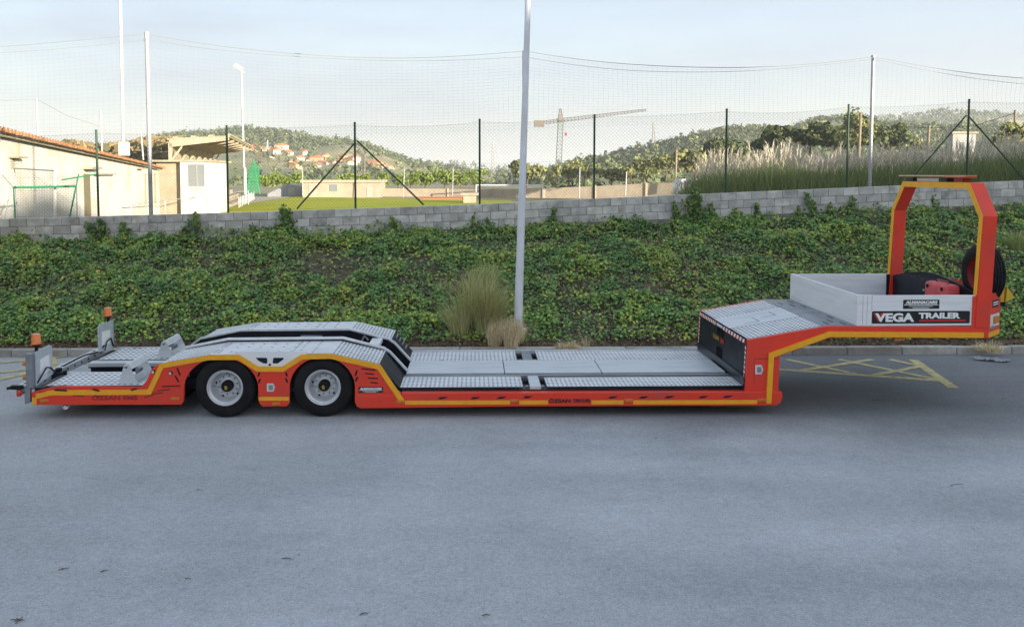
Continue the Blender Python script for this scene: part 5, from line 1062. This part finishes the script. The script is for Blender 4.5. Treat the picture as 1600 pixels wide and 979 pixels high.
# pavilion with the window bay
Yp = 72; a, b_ = D(246, 325, Yp), D(284, 253, Yp); c_ = D(321, 253, Yp)
pv = empty('pavilion', (a.x, a.y, FZ), 'tan rendered block with a white bay of two tall windows beside the grandstand', 'building')
m = MB(); m.box((a.x, a.y, -1), (b_.x, a.y+7, b_.z)); m.build('wall', WALLT, pv); m = MB(); m.box((b_.x+.02, a.y-.5, -1), (c_.x, a.y+6, c_.z)); m.build('window_bay', WALLW, pv)
m = MB(); m.box((a.x-.2, a.y-.65, b_.z+.002), (c_.x+.2, a.y+7, b_.z+.16)); m.build('roof', WALLT, pv)
for p0, p1 in ((294, 306), (308.2, 319.5)):
    u0, u1 = D(p0, 291.5, Yp-.5), D(p1, 257, Yp-.5); m = MB(); m.box((u0.x, u0.y-.02, u0.z), (u1.x, u0.y+.05, u1.z)); wf = m.build('window', GLASSD, pv)
    m = MB(); 
    for z_ in (u0.z-.05, u1.z): m.box((u0.x-.06, u0.y-.06, z_), (u1.x+.06, u0.y+.0, z_+.06))
    for x_ in (u0.x-.06, u1.x): m.box((x_, u0.y-.055, u0.z), (x_+.06, u0.y+.0, u1.z))
    m.build('window_frame', WALLW, wf)
# grandstand
O = D(268, 217, 78); av = Vector((-.196, .98, 0)).normalized(); bv = Vector((av.y, -av.x, 0)); zr = D(352, 212, 78).z; zb_ = O.z
gs = empty('grandstand', (O.x, O.y, FZ), 'small roofed grandstand with a tan canopy on dark rafters beside the pitch', 'grandstand')
def gbox(mb, s0, s1, t0, t1, z00, z01, z10, z11):      # s along the stand, t towards the pitch, bottom/top height at t0 and t1
    pts = []
    for s_ in (s0, s1):
        for t_, zl, zh in ((t0, z00, z01), (t1, z10, z11)):
            q_ = O+av*s_+bv*t_; pts += [(q_.x, q_.y, zl), (q_.x, q_.y, zh)]
    mb.add(pts, [(0, 1, 3, 2), (4, 6, 7, 5), (0, 4, 5, 1), (2, 3, 7, 6), (1, 5, 7, 3), (0, 2, 6, 4)]); return mb
gbox(MB(), 0, 36, -.3, 0, -1, zb_-.35, -1, zb_-.35).build('back_wall', WALLT, gs)
gbox(MB(), 0, 36, -.35, 5.05, zb_-.12, zb_+.04, zr-.1, zr+.05).build('roof', ROOFM, gs)
for k in range(7): gbox(MB(), k*5.9, k*5.9+.28, -.2, 5.0, zb_-.75, zb_-.12, zr-.38, zr-.1).build('roof_beam', WALLT, gs)
for k in range(4): gbox(MB(), 0.0, 35.5, .1+k*1.55, .5+k*1.55, zb_+.042+(zr-zb_)*(.1+k*1.55)/5, zb_+.2+(zr-zb_)*(.1+k*1.55)/5, zb_+.042+(zr-zb_)*(.5+k*1.55)/5, zb_+.2+(zr-zb_)*(.5+k*1.55)/5).build('roof_sheet_rib', WALLT, gs)
for k in range(7): gbox(MB(), k*5.9+.05, k*5.9+.2, 0, .9, zb_-2.0, zb_-1.75, zb_-.8, zb_-.5).build('strut', WALLT, gs)
for k in range(5): gbox(MB(), 8, 36, .01+k*.85, .86+k*.85, -.8, 2.1-k*.5, -.8, 2.1-k*.5).build('seating_step', WALLC, gs)
m = MB(); 
for k in range(12): q_ = O+av*(8+k*2.5)+bv*5.2; m.tube([(q_.x, q_.y, -.5), (q_.x, q_.y, .8)], .04, 6)
for z_ in (.3, .8): m.tube([O+av*8+bv*5.2+Vector((0, 0, z_-O.z)), O+av*36+bv*5.2+Vector((0, 0, z_-O.z))], .03, 6)
m.build('front_railing', POLEG, gs)
# railing along the path
rl = empty('railing', tuple(D(165, 326, 60)), 'long pale metal railing running from the changing room to the grandstand', 'railing')
pts = [D(x_, y_, d_) for x_, y_, d_ in ((205, 320, 52), (236, 316, 56), (258, 313, 60), (290, 310, 66), (320, 306, 74), (356, 302, 84), (388, 298, 95))]
m = MB(); m.tube(pts, .03, 6); m.build('rail', POLEG, rl)
for q_ in pts: m = MB(); m.tube([(q_.x, q_.y, float(terr(q_.x, q_.y))-.2), q_], .03, 6); m.build('post', POLEG, rl)
# football goals
gl = empty('football_goal', tuple(D(86, 345, 25)), 'portable football goal with white post and green bars by the changing room wall', 'football goal')
def tb(name, pts, r, m_, parent): mb = MB(); mb.tube(pts, r, 8); return mb.build(name, m_, parent, smooth=40)
d0 = 25; tb('post', [D(86, 267, d0), D(86, 372, d0)], .038, WHITE, gl)
tb('crossbar', [D(86, 266.8, d0), D(22, 263, d0+2.2)], .022, STEEL, gl); tb('post', [D(22, 263, d0+2.2), D(29, 365, d0+2.2)], .02, STEEL, gl); tb('stay', [D(22, 263, d0+2.2), D(6, 350, d0+1.5)], .012, STEEL, gl); tb('stay', [D(3, 273, d0+1), D(20, 291.5, d0)], .014, STEEL, gl)
tb('back_bar', [D(20, 293, d0-.3), D(119, 291, d0-.3)], .032, GREENN, gl); tb('frame', [D(21, 293, d0-.3), D(25, 360, d0-.3)], .02, GREENN, gl); tb('frame', [D(119, 291, d0-.3), D(106, 352, d0-.3)], .024, GREENN, gl); tb('frame', [D(119, 291, d0-.3), D(123, 272, d0+.4)], .02, GREENN, gl); tb('frame', [D(152, 272, d0+1.8), D(97, 281, d0)], .022, GREENN, gl); tb('frame', [D(120, 290, d0-.3), D(121, 350, d0-.3)], .012, STEEL, gl)
segs = []
for k in range(40): x_ = 22+k*2.5; segs.append((tuple(D(x_, 267 if x_ < 86 else 275, d0+.2)), tuple(D(x_, 350, d0+.2))))
for k in range(24): segs.append((tuple(D(20, 270+k*3.4, d0+.2)), tuple(D(120, 272+k*3.4, d0+.2))))
v, f = wires(segs, .004); npmesh('net', v, f, NETM, gl, origin=tuple(W[gl]))
gf = empty('football_goal', tuple(D(745, 316, 121)), 'white full size football goal at the far end of the pitch', 'football goal')
tb('post', [D(744, 316, 121), D(744, 289, 121)], .08, WHITE, gf); tb('post', [D(848, 316, 121), D(848, 289.5, 121)], .08, WHITE, gf); tb('crossbar', [D(743.5, 289, 121), D(848.5, 289.5, 121)], .08, WHITE, gf)
gg = empty('training_goal', tuple(D(395, 305, 110)), 'folded green net frame leaning by the end of the grandstand', 'goal')
segs = [(tuple(D(386+k*2.3, 303-abs(k-4)*1.2, 110)), tuple(D(391+k*1.7, 250+abs(k-4)*3, 110))) for k in range(9)]+[(tuple(D(386, 302-k*5, 110)), tuple(D(405, 300-k*5, 110))) for k in range(9)]; v, f = wires(segs, .06); npmesh('net', v, f, GREENN, gg, origin=tuple(W[gg])); tb('frame', [D(386, 305, 110), D(395, 250, 110), D(406, 303, 110)], .07, GREENN, gg)
# far low buildings
def hut(px0, px1, pt, pb, d, dep, wm, name, label, cat, roofm=None, rz=.25, doors=(), wins=()):
    a, b_ = D(px0, pb, d), D(px1, pt, d); r_ = empty(name, tuple(a), label, cat); m = MB(); m.box((a.x, a.y, a.z-1), (b_.x, a.y+dep, b_.z)); m.build('wall', wm, r_)
    m = MB(); m.box((a.x-.3, a.y-.3, b_.z+.003), (b_.x+.3, a.y+dep+.3, b_.z+rz)); m.build('roof', roofm or wm, r_)
    for nm, L_ in (('door', doors), ('window', wins)):
        for x0_, x1_, y0_, y1_ in L_: u0, u1 = D(x0_, y1_, d), D(x1_, y0_, d); m = MB(); m.box((u0.x, a.y-.05, u0.z), (u1.x, a.y+.05, u1.z)); m.build(nm, mat('grey door', (.35, .34, .3), rough=.8) if nm == 'door' else GLASSD, r_)
    return r_
hut(473, 593, 285, 309, 124, 8, WALLC, 'clubhouse', 'long low cream clubhouse at the far side of the pitch', 'building', None, .35, ((573, 582, 292, 308), (483, 491, 287, 306)), ((515, 527, 288, 299),))
sh = empty('shed', tuple(D(422, 306, 128)), 'low grey shed with sloping roof left of the cream clubhouse', 'shed'); a, b_, c_ = D(418, 306, 128), D(472, 306, 128), D(448, 288, 128)
m = MB(); m.prism([(a.x, a.z-.5), (b_.x, b_.z-.5), (b_.x, c_.z-.3), (c_.x, c_.z), (a.x, a.z+.3)], a.y, a.y+5); m.build('wall', mat('grey sheet', (.3, .31, .33), (.25, .26, .28), rough=.7, scale=1), sh)
m = MB(); m.box((D(450, 300, 128).x, a.y-.05, a.z), (D(462, 300, 128).x, a.y, c_.z-.5)); m.build('opening', mat('grey door', (.35, .34, .3), rough=.8), sh)
hut(724, 744, 305, 314, 100, 3, WALLC, 'hut', 'tiny cream hut beside the far goal', 'hut'); hut(657, 722, 308.5, 311.5, 112, 1.2, mat('red brown timber', (.34, .16, .09), rough=.8), 'dugout_bench', 'low red brown bench by the touchline at the far side', 'bench', None, .1)
hut(1488, 1525, 209, 242, 140, 1.5, mat('grey block render', (.38, .38, .37), (.3, .3, .29), rough=.9, scale=1), 'house', 'grey house with tan roof edge behind the right fence brace', 'house', WALLT, .35, (), ((1500, 1507, 222, 232),))
# perimeter wall round the field: straight runs
pw = empty('perimeter_wall', tuple(D(800, 310, 100)), 'pale cream perimeter wall along the far edge of the playing field', 'wall')
run = [(585, 294, 130), (700, 295, 127), (770, 296, 124), (850, 294, 121), (930, 291, 118), (1010, 286.5, 115), (1075, 284.5, 112)]
for (x0_, y0_, d0_), (x1_, y1_, d1_) in zip(run[:-1], run[1:]):
    a, b_ = D(x0_, y0_, d0_), D(x1_, y1_, d1_); m = MB(); m.add([(a.x, a.y, -1.5), (b_.x, b_.y, -1.5), tuple(b_), tuple(a), (a.x, a.y+.25, -1.5), (b_.x, b_.y+.25, -1.5), (b_.x, b_.y+.25, b_.z), (a.x, a.y+.25, a.z)], [(0, 1, 2, 3), (7, 6, 5, 4), (3, 2, 6, 7)]); m.build('wall_panel', WALLC, pw)
    q_ = a; m = MB(); m.box((q_.x-.15, q_.y-.12, -1.5), (q_.x+.15, q_.y+.3, q_.z+.1)); m.build('pier', WALLT, pw)
# poles and floodlights
def pole(px0, py0, px1, py1, d, r, m_, label, name='pole', cat='pole', group=None, r2=None):
    b_, t = D(px0, py0, d), D(px1, py1, d); mb = MB(); mb.tube([b_, t], r, 10, r2=r2); return tag(mb.build(name, m_, smooth=40), label, cat, group)
fl = empty('floodlight_pole', tuple(D(193, 243, 62)), 'tall white floodlight pole rising out of the picture from the changing room roof', 'floodlight')
tb('pole', [D(193, 240, 62), D(189, 60, 62), D(187, -30, 62)], .12, POLEG, fl); a, b_ = D(188, 243, 62), D(200, 222, 62); m = MB(); m.box((a.x, a.y-.3, a.z), (b_.x, a.y+.3, b_.z)); m.build('base_block', WALLW, fl)
f2 = empty('floodlight_pole', tuple(D(384, 318, 105)), 'slim floodlight pole with a double lamp head behind the grandstand', 'floodlight'); tb('pole', [D(383, 318, 105), D(377, 112, 105)], .13, POLEG, f2); tb('lower_sleeve', [D(383.5, 312, 105), D(382.5, 262, 105)], .2, POLEG, f2)
for k in range(2): a = D(371+k*5, 104+k*3, 105); m = MB(); m.box((a.x-.35, a.y-.3, a.z-.25), (a.x+.35, a.y+.3, a.z+.25), rot=Matrix.Rotation(R(35), 3, 'Y')); m.build('lamp_head', STEEL, f2)
a = D(377, 110, 105); m = MB(); m.box((a.x-.6, a.y-.08, a.z-.08), (a.x+.5, a.y+.08, a.z+.08), rot=Matrix.Rotation(R(30), 3, 'Y')); m.build('cross_arm', STEEL, f2)
pole(60, 235, 57, 154, 48, .05, POLEG, 'short pale net pole above the roof tiles near the left edge'); pole(160, 250, 157, 173, 60, .06, POLEG, 'short pale net pole above the roof left of the floodlight'); pole(224, 250, 220, 205, 75, .07, POLEG, 'stub of a pale pole between the floodlight and the second net pole')
m = MB(); m.tube([D(-40, 153, 48), D(10, 157, 48), D(57, 155, 48), D(105, 181, 52), D(157, 198, 58)], .016, 5); tag(m.build('net_rope', NETM), 'thin rope between the short net poles above the changing room roof', 'rope')
pole(1055, 297, 1057, 234, 66, .09, WOODP, 'bare timber pole at the left end of the pampas grass', cat='utility pole'); pole(1342, 245, 1345, 176, 78, .12, WOODP, 'timber utility pole standing by the trees left of the net pole', cat='utility pole'); pole(1449, 245, 1452, 196, 70, .11, WOODP, 'short timber utility pole over the pampas grass', cat='utility pole'); pole(1585, 215, 1586, 172, 60, .08, WOODP, 'thin utility pole near the right edge of the picture', cat='utility pole')
pole(905, 310, 906, 262, 92, .06, STEEL, 'thin grey post at the far wall right of the crane mast', group='thin posts at the far wall'); pole(977, 306, 979, 268, 80, .06, STEEL, 'thin grey post at the far wall left of the pylon', group='thin posts at the far wall'); pole(630, 308, 632, 262, 116, .06, STEEL, 'thin grey post in front of the conifers, left one', group='thin posts at the far wall'); pole(707, 306, 708, 262, 116, .06, STEEL, 'thin grey post in front of the conifers, right one', group='thin posts at the far wall'); pole(473, 306, 472, 262, 120, .06, STEEL, 'thin grey post at the left corner of the clubhouse', group='thin posts at the far wall')
for a, c_ in (((1345, 182), (1452, 202)), ((1345, 190), (1452, 208)), ((1452, 200), (1586, 178))): pass
m = MB(); m.tube([D(1345, 181, 78), D(1395, 197, 74), D(1452, 200, 70), D(1520, 197, 65), D(1586, 177, 60)], .018, 5); tag(m.build('overhead_wire', BLACK), 'sagging overhead wire between the timber utility poles', 'wire')
# lattice towers
def lattice(mb, pts0, pts1, w0, w1, r, n):
    a, b_ = Vector(pts0), Vector(pts1); ax = (b_-a).normalized(); u = ax.cross(Vector((.0, 1, .05))).normalized(); w_ = ax.cross(u)
    for k in range(n):
        t0, t1 = k/n, (k+1)/n
        cs = []
        for t in (t0, t1):
            c_ = a+(b_-a)*t; h = (w0+(w1-w0)*t)/2; cs.append([c_+u*h*sx+w_*h*sy for sx, sy in ((1, 1), (-1, 1), (-1, -1), (1, -1))])
        for j in range(4): mb.tube([cs[0][j], cs[1][j]], r, 4); mb.tube([cs[0][j], cs[1][(j+1) % 4]], r*.7, 4); mb.tube([cs[1][j], cs[1][(j+1) % 4]], r*.7, 4)
    return mb
cn = empty('tower_crane', tuple(D(872, 292, 260)), 'tower crane with long jib and green mast rising beyond the field', 'crane'); dc = 260
lattice(MB(), D(871, 300, dc), D(876, 190, dc), 1.7, 1.5, .06, 18).build('mast', CRANEG, cn); lattice(MB(), D(843, 192.5, dc), D(876, 188, dc), 1.0, 1.1, .07, 6).build('counter_jib', CRANEY, cn)
lattice(MB(), D(876, 188, dc), D(1009, 172, dc), 1.1, .6, .07, 24).build('jib', CRANEY, cn); a, b_ = D(835, 198, dc), D(850, 188, dc); m = MB(); m.box((a.x, a.y-.8, a.z), (b_.x, a.y+.8, b_.z)); m.build('counterweight', CRANEY, cn)
lattice(MB(), D(876, 189, dc), D(875.5, 170, dc), 1.5, .4, .07, 4).build('apex', CRANEY, cn); m = MB(); a, b_ = D(872, 189, dc), D(879, 180, dc); m.box((a.x, a.y-1, a.z), (b_.x, a.y+.5, b_.z)); m.build('cab', CRANEY, cn)
m = MB(); m.tube([D(875.5, 170, dc), D(930, 178, dc), D(950, 177.5, dc)], .06, 4); m.tube([D(875.5, 170, dc), D(846, 188, dc)], .06, 4); m.tube([D(884, 188, dc), D(884, 208, dc)], .05, 4); m.tube([D(875.5, 170, dc), D(1000, 171, dc)], .04, 4); m.build('tie_cable', STEEL, cn); a = D(884, 210, dc); m = MB(); m.box((a.x-.3, a.y-.3, a.z-.4), (a.x+.3, a.y+.3, a.z+.5)); m.build('hook', DRED, cn)
c2 = empty('mobile_crane', tuple(D(566, 276, 420)), 'small orange crane boom standing below the wooded hill', 'crane'); lattice(MB(), D(567, 280, 420), D(568, 240, 420), 1.6, 1.4, .22, 7).build('mast', CRANEY, c2); lattice(MB(), D(568, 246, 420), D(560, 230, 420), 1.2, .6, .2, 4).build('boom', CRANEY, c2)
def pylon(px, pt, pb, d, label, wpx=10):
    b_, t = D(px, pb, d), D(px, pt, d); H = t.z-b_.z; r_ = empty('pylon', tuple(b_), label, 'pylon', 'power line pylons'); w0 = wpx*d/1330; rr = .00022*d+.03
    lattice(MB(), b_, b_+Vector((0, 0, H*.6)), w0, w0*.35, rr, 6).build('tower_base', STEEL, r_); m = lattice(MB(), b_+Vector((0, 0, H*.6)), t, w0*.35, w0*.1, rr, 5)
    for k, s_ in ((.68, .8), (.8, 1.0), (.9, .7)): m.tube([b_+Vector((-w0*s_, 0, H*k)), b_+Vector((0, 0, H*(k+.03))), b_+Vector((w0*s_, 0, H*k))], rr, 4)
    m.build('arms', STEEL, r_)
pylon(1021, 190, 246, 480, 'lattice pylon on the slope right of the crane jib'); pylon(770, 222, 272, 700, 'faint lattice pylon left of the white lamp post', 7); pylon(418, 219, 273, 520, 'lattice pylon right of the grandstand roof', 8); pylon(455, 258, 275, 500, 'small lattice pylon among the hillside houses', 4); pylon(1238, 186, 215, 900, 'tiny pylon on the skyline above the lone oak', 4)
# white van half hidden by the pampas grass
vb = D(1067, 300, 52); vn = empty('white_van', (vb.x, vb.y, vb.z-.6), 'white van mostly hidden behind the left end of the pampas grass', 'van'); x_, y_, z_ = vb.x, vb.y, vb.z-.95
m = MB(); m.prism([(x_-.2, z_+.35), (x_-.25, z_+1.2), (x_-.1, z_+1.75), (x_+2.9, z_+1.75), (x_+3.5, z_+1.15), (x_+4.3, z_+1.0), (x_+4.4, z_+.35)], y_, y_+1.7); m.build('body', WHITE, vn, bevel=.06)
m = MB(); m.box((x_+.1, y_-.02, z_+1.15), (x_+1.2, y_+.03, z_+1.6)); m.box((x_+1.5, y_-.02, z_+1.15), (x_+2.7, y_+.03, z_+1.6)); m.build('side_window', GLASSD, vn)
for dx in (.7, 3.5): m = MB(); m.lathe([(.32, -.02), (.32, .2)], (x_+dx, y_, z_+.32), 'y', 16); m.build('wheel', BLACK, vn)

# --- hills
def hillmesh(name, prof, dridge, dbase, dback, m_, seed, nx=140, ny=44):
    px = np.linspace(prof[0][0], prof[-1][0], nx); py = np.interp(px, [p[0] for p in prof], [p[1] for p in prof]); vs = np.zeros((ny, nx, 3))
    for i_, (a, b_) in enumerate(zip(px, py)):
        rp = D(a, b_, dridge); bp = D(a, 276, dbase)
        for j in range(ny):
            t = j/(ny-1)*1.25; d_ = dbase+(dridge-dbase)*t if t <= 1 else dridge+(dback-dridge)*(t-1)*4
            k = (t*t*(3-2*t)) if t <= 1 else 1-(t-1)*2.2; X = CAM.x+(rp.x-CAM.x)*d_/dridge; z_ = -2.6+(rp.z+2.6)*k
            z_ += (mnoise.noise(Vector((X*.012, d_*.012, seed)))*7+mnoise.noise(Vector((X*.04, d_*.04, seed)))*2)*min(1, t*2)*(1-.75*math.exp(-((t-1)/.15)**2)); vs[j, i_] = (X, d_+CAM.y, z_)
    v = vs.reshape(-1, 3); i = (np.arange(ny-1)[:, None]*nx+np.arange(nx-1)).ravel(); tag(npmesh(name, v, np.stack([i, i+1, i+1+nx, i+nx], 1), m_, smooth=True), kind='structure'); return vs
lower = lambda L_, d_: [(x_, y_+d_) for x_, y_ in L_]
HL = hillmesh('hill', lower([(-500, 240), (-100, 236), (120, 232), (200, 226), (240, 219), (280, 213), (330, 210), (380, 206), (430, 209), (480, 217), (540, 221), (580, 229), (610, 240), (640, 252), (690, 260), (740, 266), (800, 271), (830, 276)], 7), 760, 300, 1100, HILL, 1.3)
HR = hillmesh('hill', lower([(840, 277), (865, 270), (890, 258), (920, 249), (960, 241), (1010, 229), (1050, 219), (1090, 206), (1130, 199), (1180, 197), (1230, 202), (1270, 190), (1320, 185), (1400, 190), (1480, 192), (1560, 196), (1700, 205), (2100, 240)], 10), 620, 170, 900, HILL, 4.2)
HF = hillmesh('far_hill', lower([(1150, 250), (1230, 200), (1270, 186), (1300, 180), (1350, 182), (1400, 184), (1440, 178), (1470, 173), (1520, 176), (1570, 180), (1620, 183), (1800, 200), (2200, 240)], 5), 1150, 640, 1600, HILL, 8.1)
HM = hillmesh('far_hill', [(560, 276), (640, 262), (700, 262), (760, 268), (820, 268), (900, 262), (960, 275)], 1500, 900, 2000, HILL, 6.4, 60, 24)
# far woods: many small tree crowns (one mass per hill)
ico = bmesh.new(); bmesh.ops.create_icosphere(ico, subdivisions=1, radius=1); ICV = np.array([v_.co[:] for v_ in ico.verts]); ICF = np.array([[v_.index for v_ in f_.verts] for f_ in ico.faces]); ico.free()
def woods(H_, n, cond, hmin, hmax, cols, wts, seed, name='woodland'):
    rg = np.random.default_rng(seed); ny_, nx_, _ = H_.shape; BASE, HT, CO = [], [], []; k = 0; tries = 0
    while k < n and tries < n*12:
        tries += 1; a, b_ = rg.uniform(0, nx_-1.01), rg.uniform(0, (ny_-1)*.86); i_, j_ = int(a), int(b_); p = H_[j_, i_]*(1-(a-i_))+H_[j_, i_+1]*(a-i_); p = p*(1-(b_-j_))+(H_[j_+1, i_]*(1-(a-i_))+H_[j_+1, i_+1]*(a-i_))*(b_-j_)
        t = b_/(ny_-1)*1.25; px_ = 740+p[0]/(p[1]-CAM.y)*1330
        if rg.random() > cond(px_, t, p): continue
        BASE.append(p); HT.append(rg.uniform(hmin, hmax)*rg.uniform(.6, 1.1)); CO.append(pick(cols, wts, 1, rg)[0]*rg.uniform(.8, 1.25))
        k += 1
    B_, H2, CO = np.array(BASE), np.array(HT), np.array(CO); nb = len(B_); nl = 18; u_ = unit(rg.normal(size=(nb*nl, 3))); rr_ = rg.random((nb*nl, 1))**.4; hh_ = np.repeat(H2, nl)[:, None]
    lob = np.repeat(rg.normal(0, .16, (nb, 3, 3)), 1, 0)[np.repeat(np.arange(nb), nl), rg.integers(0, 3, nb*nl)]
    p = np.repeat(B_, nl, 0)+(u_*rr_*np.array([.26, .26, .36])+lob*np.array([1, 1, .8])+np.array([0, 0, .55]))*hh_
    v, f = leaves(p, u_+rg.normal(0, .35, (nb*nl, 3))+np.array([0, 0, .25]), hh_[:, 0]*rg.uniform(.2, .36, nb*nl), .95, .2, rng=rg)
    tag(npmesh(name, v, f, LEAFFAR, tint=np.repeat(np.repeat(CO, nl, 0)*rg.uniform(.8, 1.2, (nb*nl, 1)), 4, 0)), kind='stuff')
FC = [(.125, .155, .068), (.085, .112, .052), (.17, .185, .08), (.07, .09, .045)]
def cl_left(px, t, p):
    if px < 235: return .25
    edge = .62 if px < 480 else .62+(px-480)*.0012
    return 1.0 if t > edge else .05+.12*(mnoise.noise(Vector((p[0]*.02, p[1]*.02, 0))) > .15)
woods(HL, 5600, cl_left, 4, 7.5, FC, WT4, 5)
woods(HR, 6500, lambda px, t, p: .9 if (mnoise.noise(Vector((p[0]*.013, p[1]*.013, 3)))+.32 > 0 and t > .3) else .16, 3, 6, FC, WT4, 6)
woods(HF, 4000, lambda px, t, p: .9 if mnoise.noise(Vector((p[0]*.008, p[1]*.008, 7))) > -.05 else .15, 5, 9, FC, WT4, 7)
woods(HM, 250, lambda px, t, p: .6, 8, 13, FC, WT4, 8)
# brown scrub behind the changing room
n = 2600; rg = np.random.default_rng(3); px = rg.uniform(105, 285, n); d = rg.uniform(84, 110, n); x = (px-740)/1330*d; top = np.interp(px, [105, 130, 160, 200, 240, 285], [222, 222, 228, 224, 216, 215])+rg.uniform(0, 60, n)
z = 3.28-(top-270)*d/1330; v, f = leaves(np.stack([x, d+CAM.y, z], 1), rg.normal(0, .5, (n, 3))+np.array([.3, -.8, .5]), rg.uniform(.5, 1.2, n), rng=rg)
tag(npmesh('scrub', v, f, LEAFFAR, tint=np.repeat(pick([(.2, .15, .075), (.15, .115, .055), (.26, .2, .1), (.1, .095, .045)], WT4, n, rg), 4, 0)), kind='stuff')
# hillside houses
def house(wm, kind):
    r_ = empty('house', (0, 0, 0), 'x', 'house', 'houses on the far hillside'); m = MB(); m.box((-4, -3.5, -3), (4, 3.5, 5)); m.build('wall', wm, r_, origin=(0, 0, 0))
    m = MB(); m.prism([(-4.5, 5), (4.5, 5), (0, 7.2)], -3.9, 3.9); m.build('roof', ROOFO, r_, origin=(0, 0, 0))
    for x_ in (-2.2, 1.4): m = MB(); m.box((x_, -3.54, 1.4), (x_+1.1, -3.48, 3)); m.build('window', GLASSD, r_, origin=(0, 0, 0))
    return r_
h1, h2 = house(HOUSEW, 0), house(HOUSEO, 1); u1 = u2 = False
HS = []; rg = random.Random(5); spots = [(418, 237), (430, 240), (449, 243), (455, 254), (470, 250), (484, 253), (497, 251), (507, 256), (520, 254), (532, 252), (545, 256), (553, 251), (586, 258), (598, 262), (611, 262), (462, 262), (490, 262), (440, 230), (400, 232), (415, 246), (575, 262), (508, 247), (527, 262), (475, 242), (540, 247), (1515, 200)]
for k, (px, py) in enumerate(spots[:-1]):
    ocr = k % 3 == 0; src = h2 if ocr else h1; used = u2 if ocr else u1; o = copy_tree(src) if used else src
    if ocr: u2 = True
    else: u1 = True
    ii = np.argmin(np.abs(740+HL[:20, :, 0]/(HL[:20, :, 1]-CAM.y)*1330-px)+np.abs(270+(3.28-HL[:20, :, 2])/(HL[:20, :, 1]-CAM.y)*1330-py)*2); p = HL[:20].reshape(-1, 3)[ii]; dd = max(p[1]-CAM.y, 300)
    q_ = D(px, py+4, dd); o.location = (q_.x, q_.y, q_.z); o.rotation_euler.z = rg.uniform(-.7, .9); o.scale = (rg.uniform(.7, 1.3)*.75,)*2+(rg.uniform(.6, 1.0)*.75,)
    o['group'] = 'ochre hillside houses' if ocr else 'white hillside houses'; HS.append((px, py, ocr, o))
ORD = 'first second third fourth fifth sixth seventh eighth ninth tenth eleventh twelfth thirteenth fourteenth fifteenth sixteenth seventeenth'.split()
for oc in (True, False):
    for k, q_ in enumerate(sorted([h for h in HS if h[2] == oc], key=lambda h: (h[0], h[1]))): q_[3]['label'] = '%s %s house with orange roof from the left on the far hillside' % (ORD[k], 'ochre' if oc else 'white')

# --- unseen rise added behind the yard, its ridge shaped to shade the foreground
RR = 90.0; pv_ = Vector((SDIR.x, SDIR.y, 0)).normalized(); uv_ = Vector((-pv_.y, pv_.x, 0)); 
U = [-260, -160, -60, -12, 1.2, 4.5, 12.3, 13.6, 15.2, 16.6, 24, 45, 110, 200, 300]; Hh = [5, 12, 19, 19.9, 19.9, 21.6, 21.2, 18.3, 18.3, 21.0, 20.8, 18.5, 17, 11, 4]  # stepped, notched ridge heights set where shade and sun fall
us = np.unique(np.concatenate([np.linspace(-260, 300, 90), np.linspace(-14, 46, 90)])); vsn = [(-42, 0.0), (-30, .25), (-12, .82), (0, 1.0), (14, .93), (60, .35), (110, -.05)]; vv = []
for dv_, k in vsn:
    for u_ in us: c_ = uv_*u_+pv_*(RR+dv_); vv.append((c_.x, c_.y, np.interp(u_, U, Hh)*k-.15-(.4 if k < .01 else 0)))
m_ = len(us); i = (np.arange(len(vsn)-1)[:, None]*m_+np.arange(m_-1)).ravel()
tag(npmesh('hill', np.array(vv), np.stack([i, i+m_, i+m_+1, i+1], 1), mat('shade caster slope', (.36, .32, .2), (.28, .26, .14), rough=.95, scale=.3), smooth=False), kind='structure')  # unseen shade caster, kept pale to bounce light

# --- haze over the whole place
HZ = .00032
m = bpy.data.materials.new('thin haze'); m.use_nodes = True; t = m.node_tree; t.nodes.clear()
ov = t.nodes.new('ShaderNodeOutputMaterial'); pvn = t.nodes.new('ShaderNodeVolumePrincipled'); pvn.inputs['Density'].default_value = HZ; pvn.inputs['Color'].default_value = (.93, .96, 1, 1); pvn.inputs['Anisotropy'].default_value = .2
t.links.new(pvn.outputs[0], ov.inputs['Volume'])
b = MB(); b.box((-6100, -3100, -3.4), (6100, 7100, 112)); tag(b.build('haze', m, origin=(0, 0, 0)), kind='stuff')
sc.cycles.volume_bounces = 1
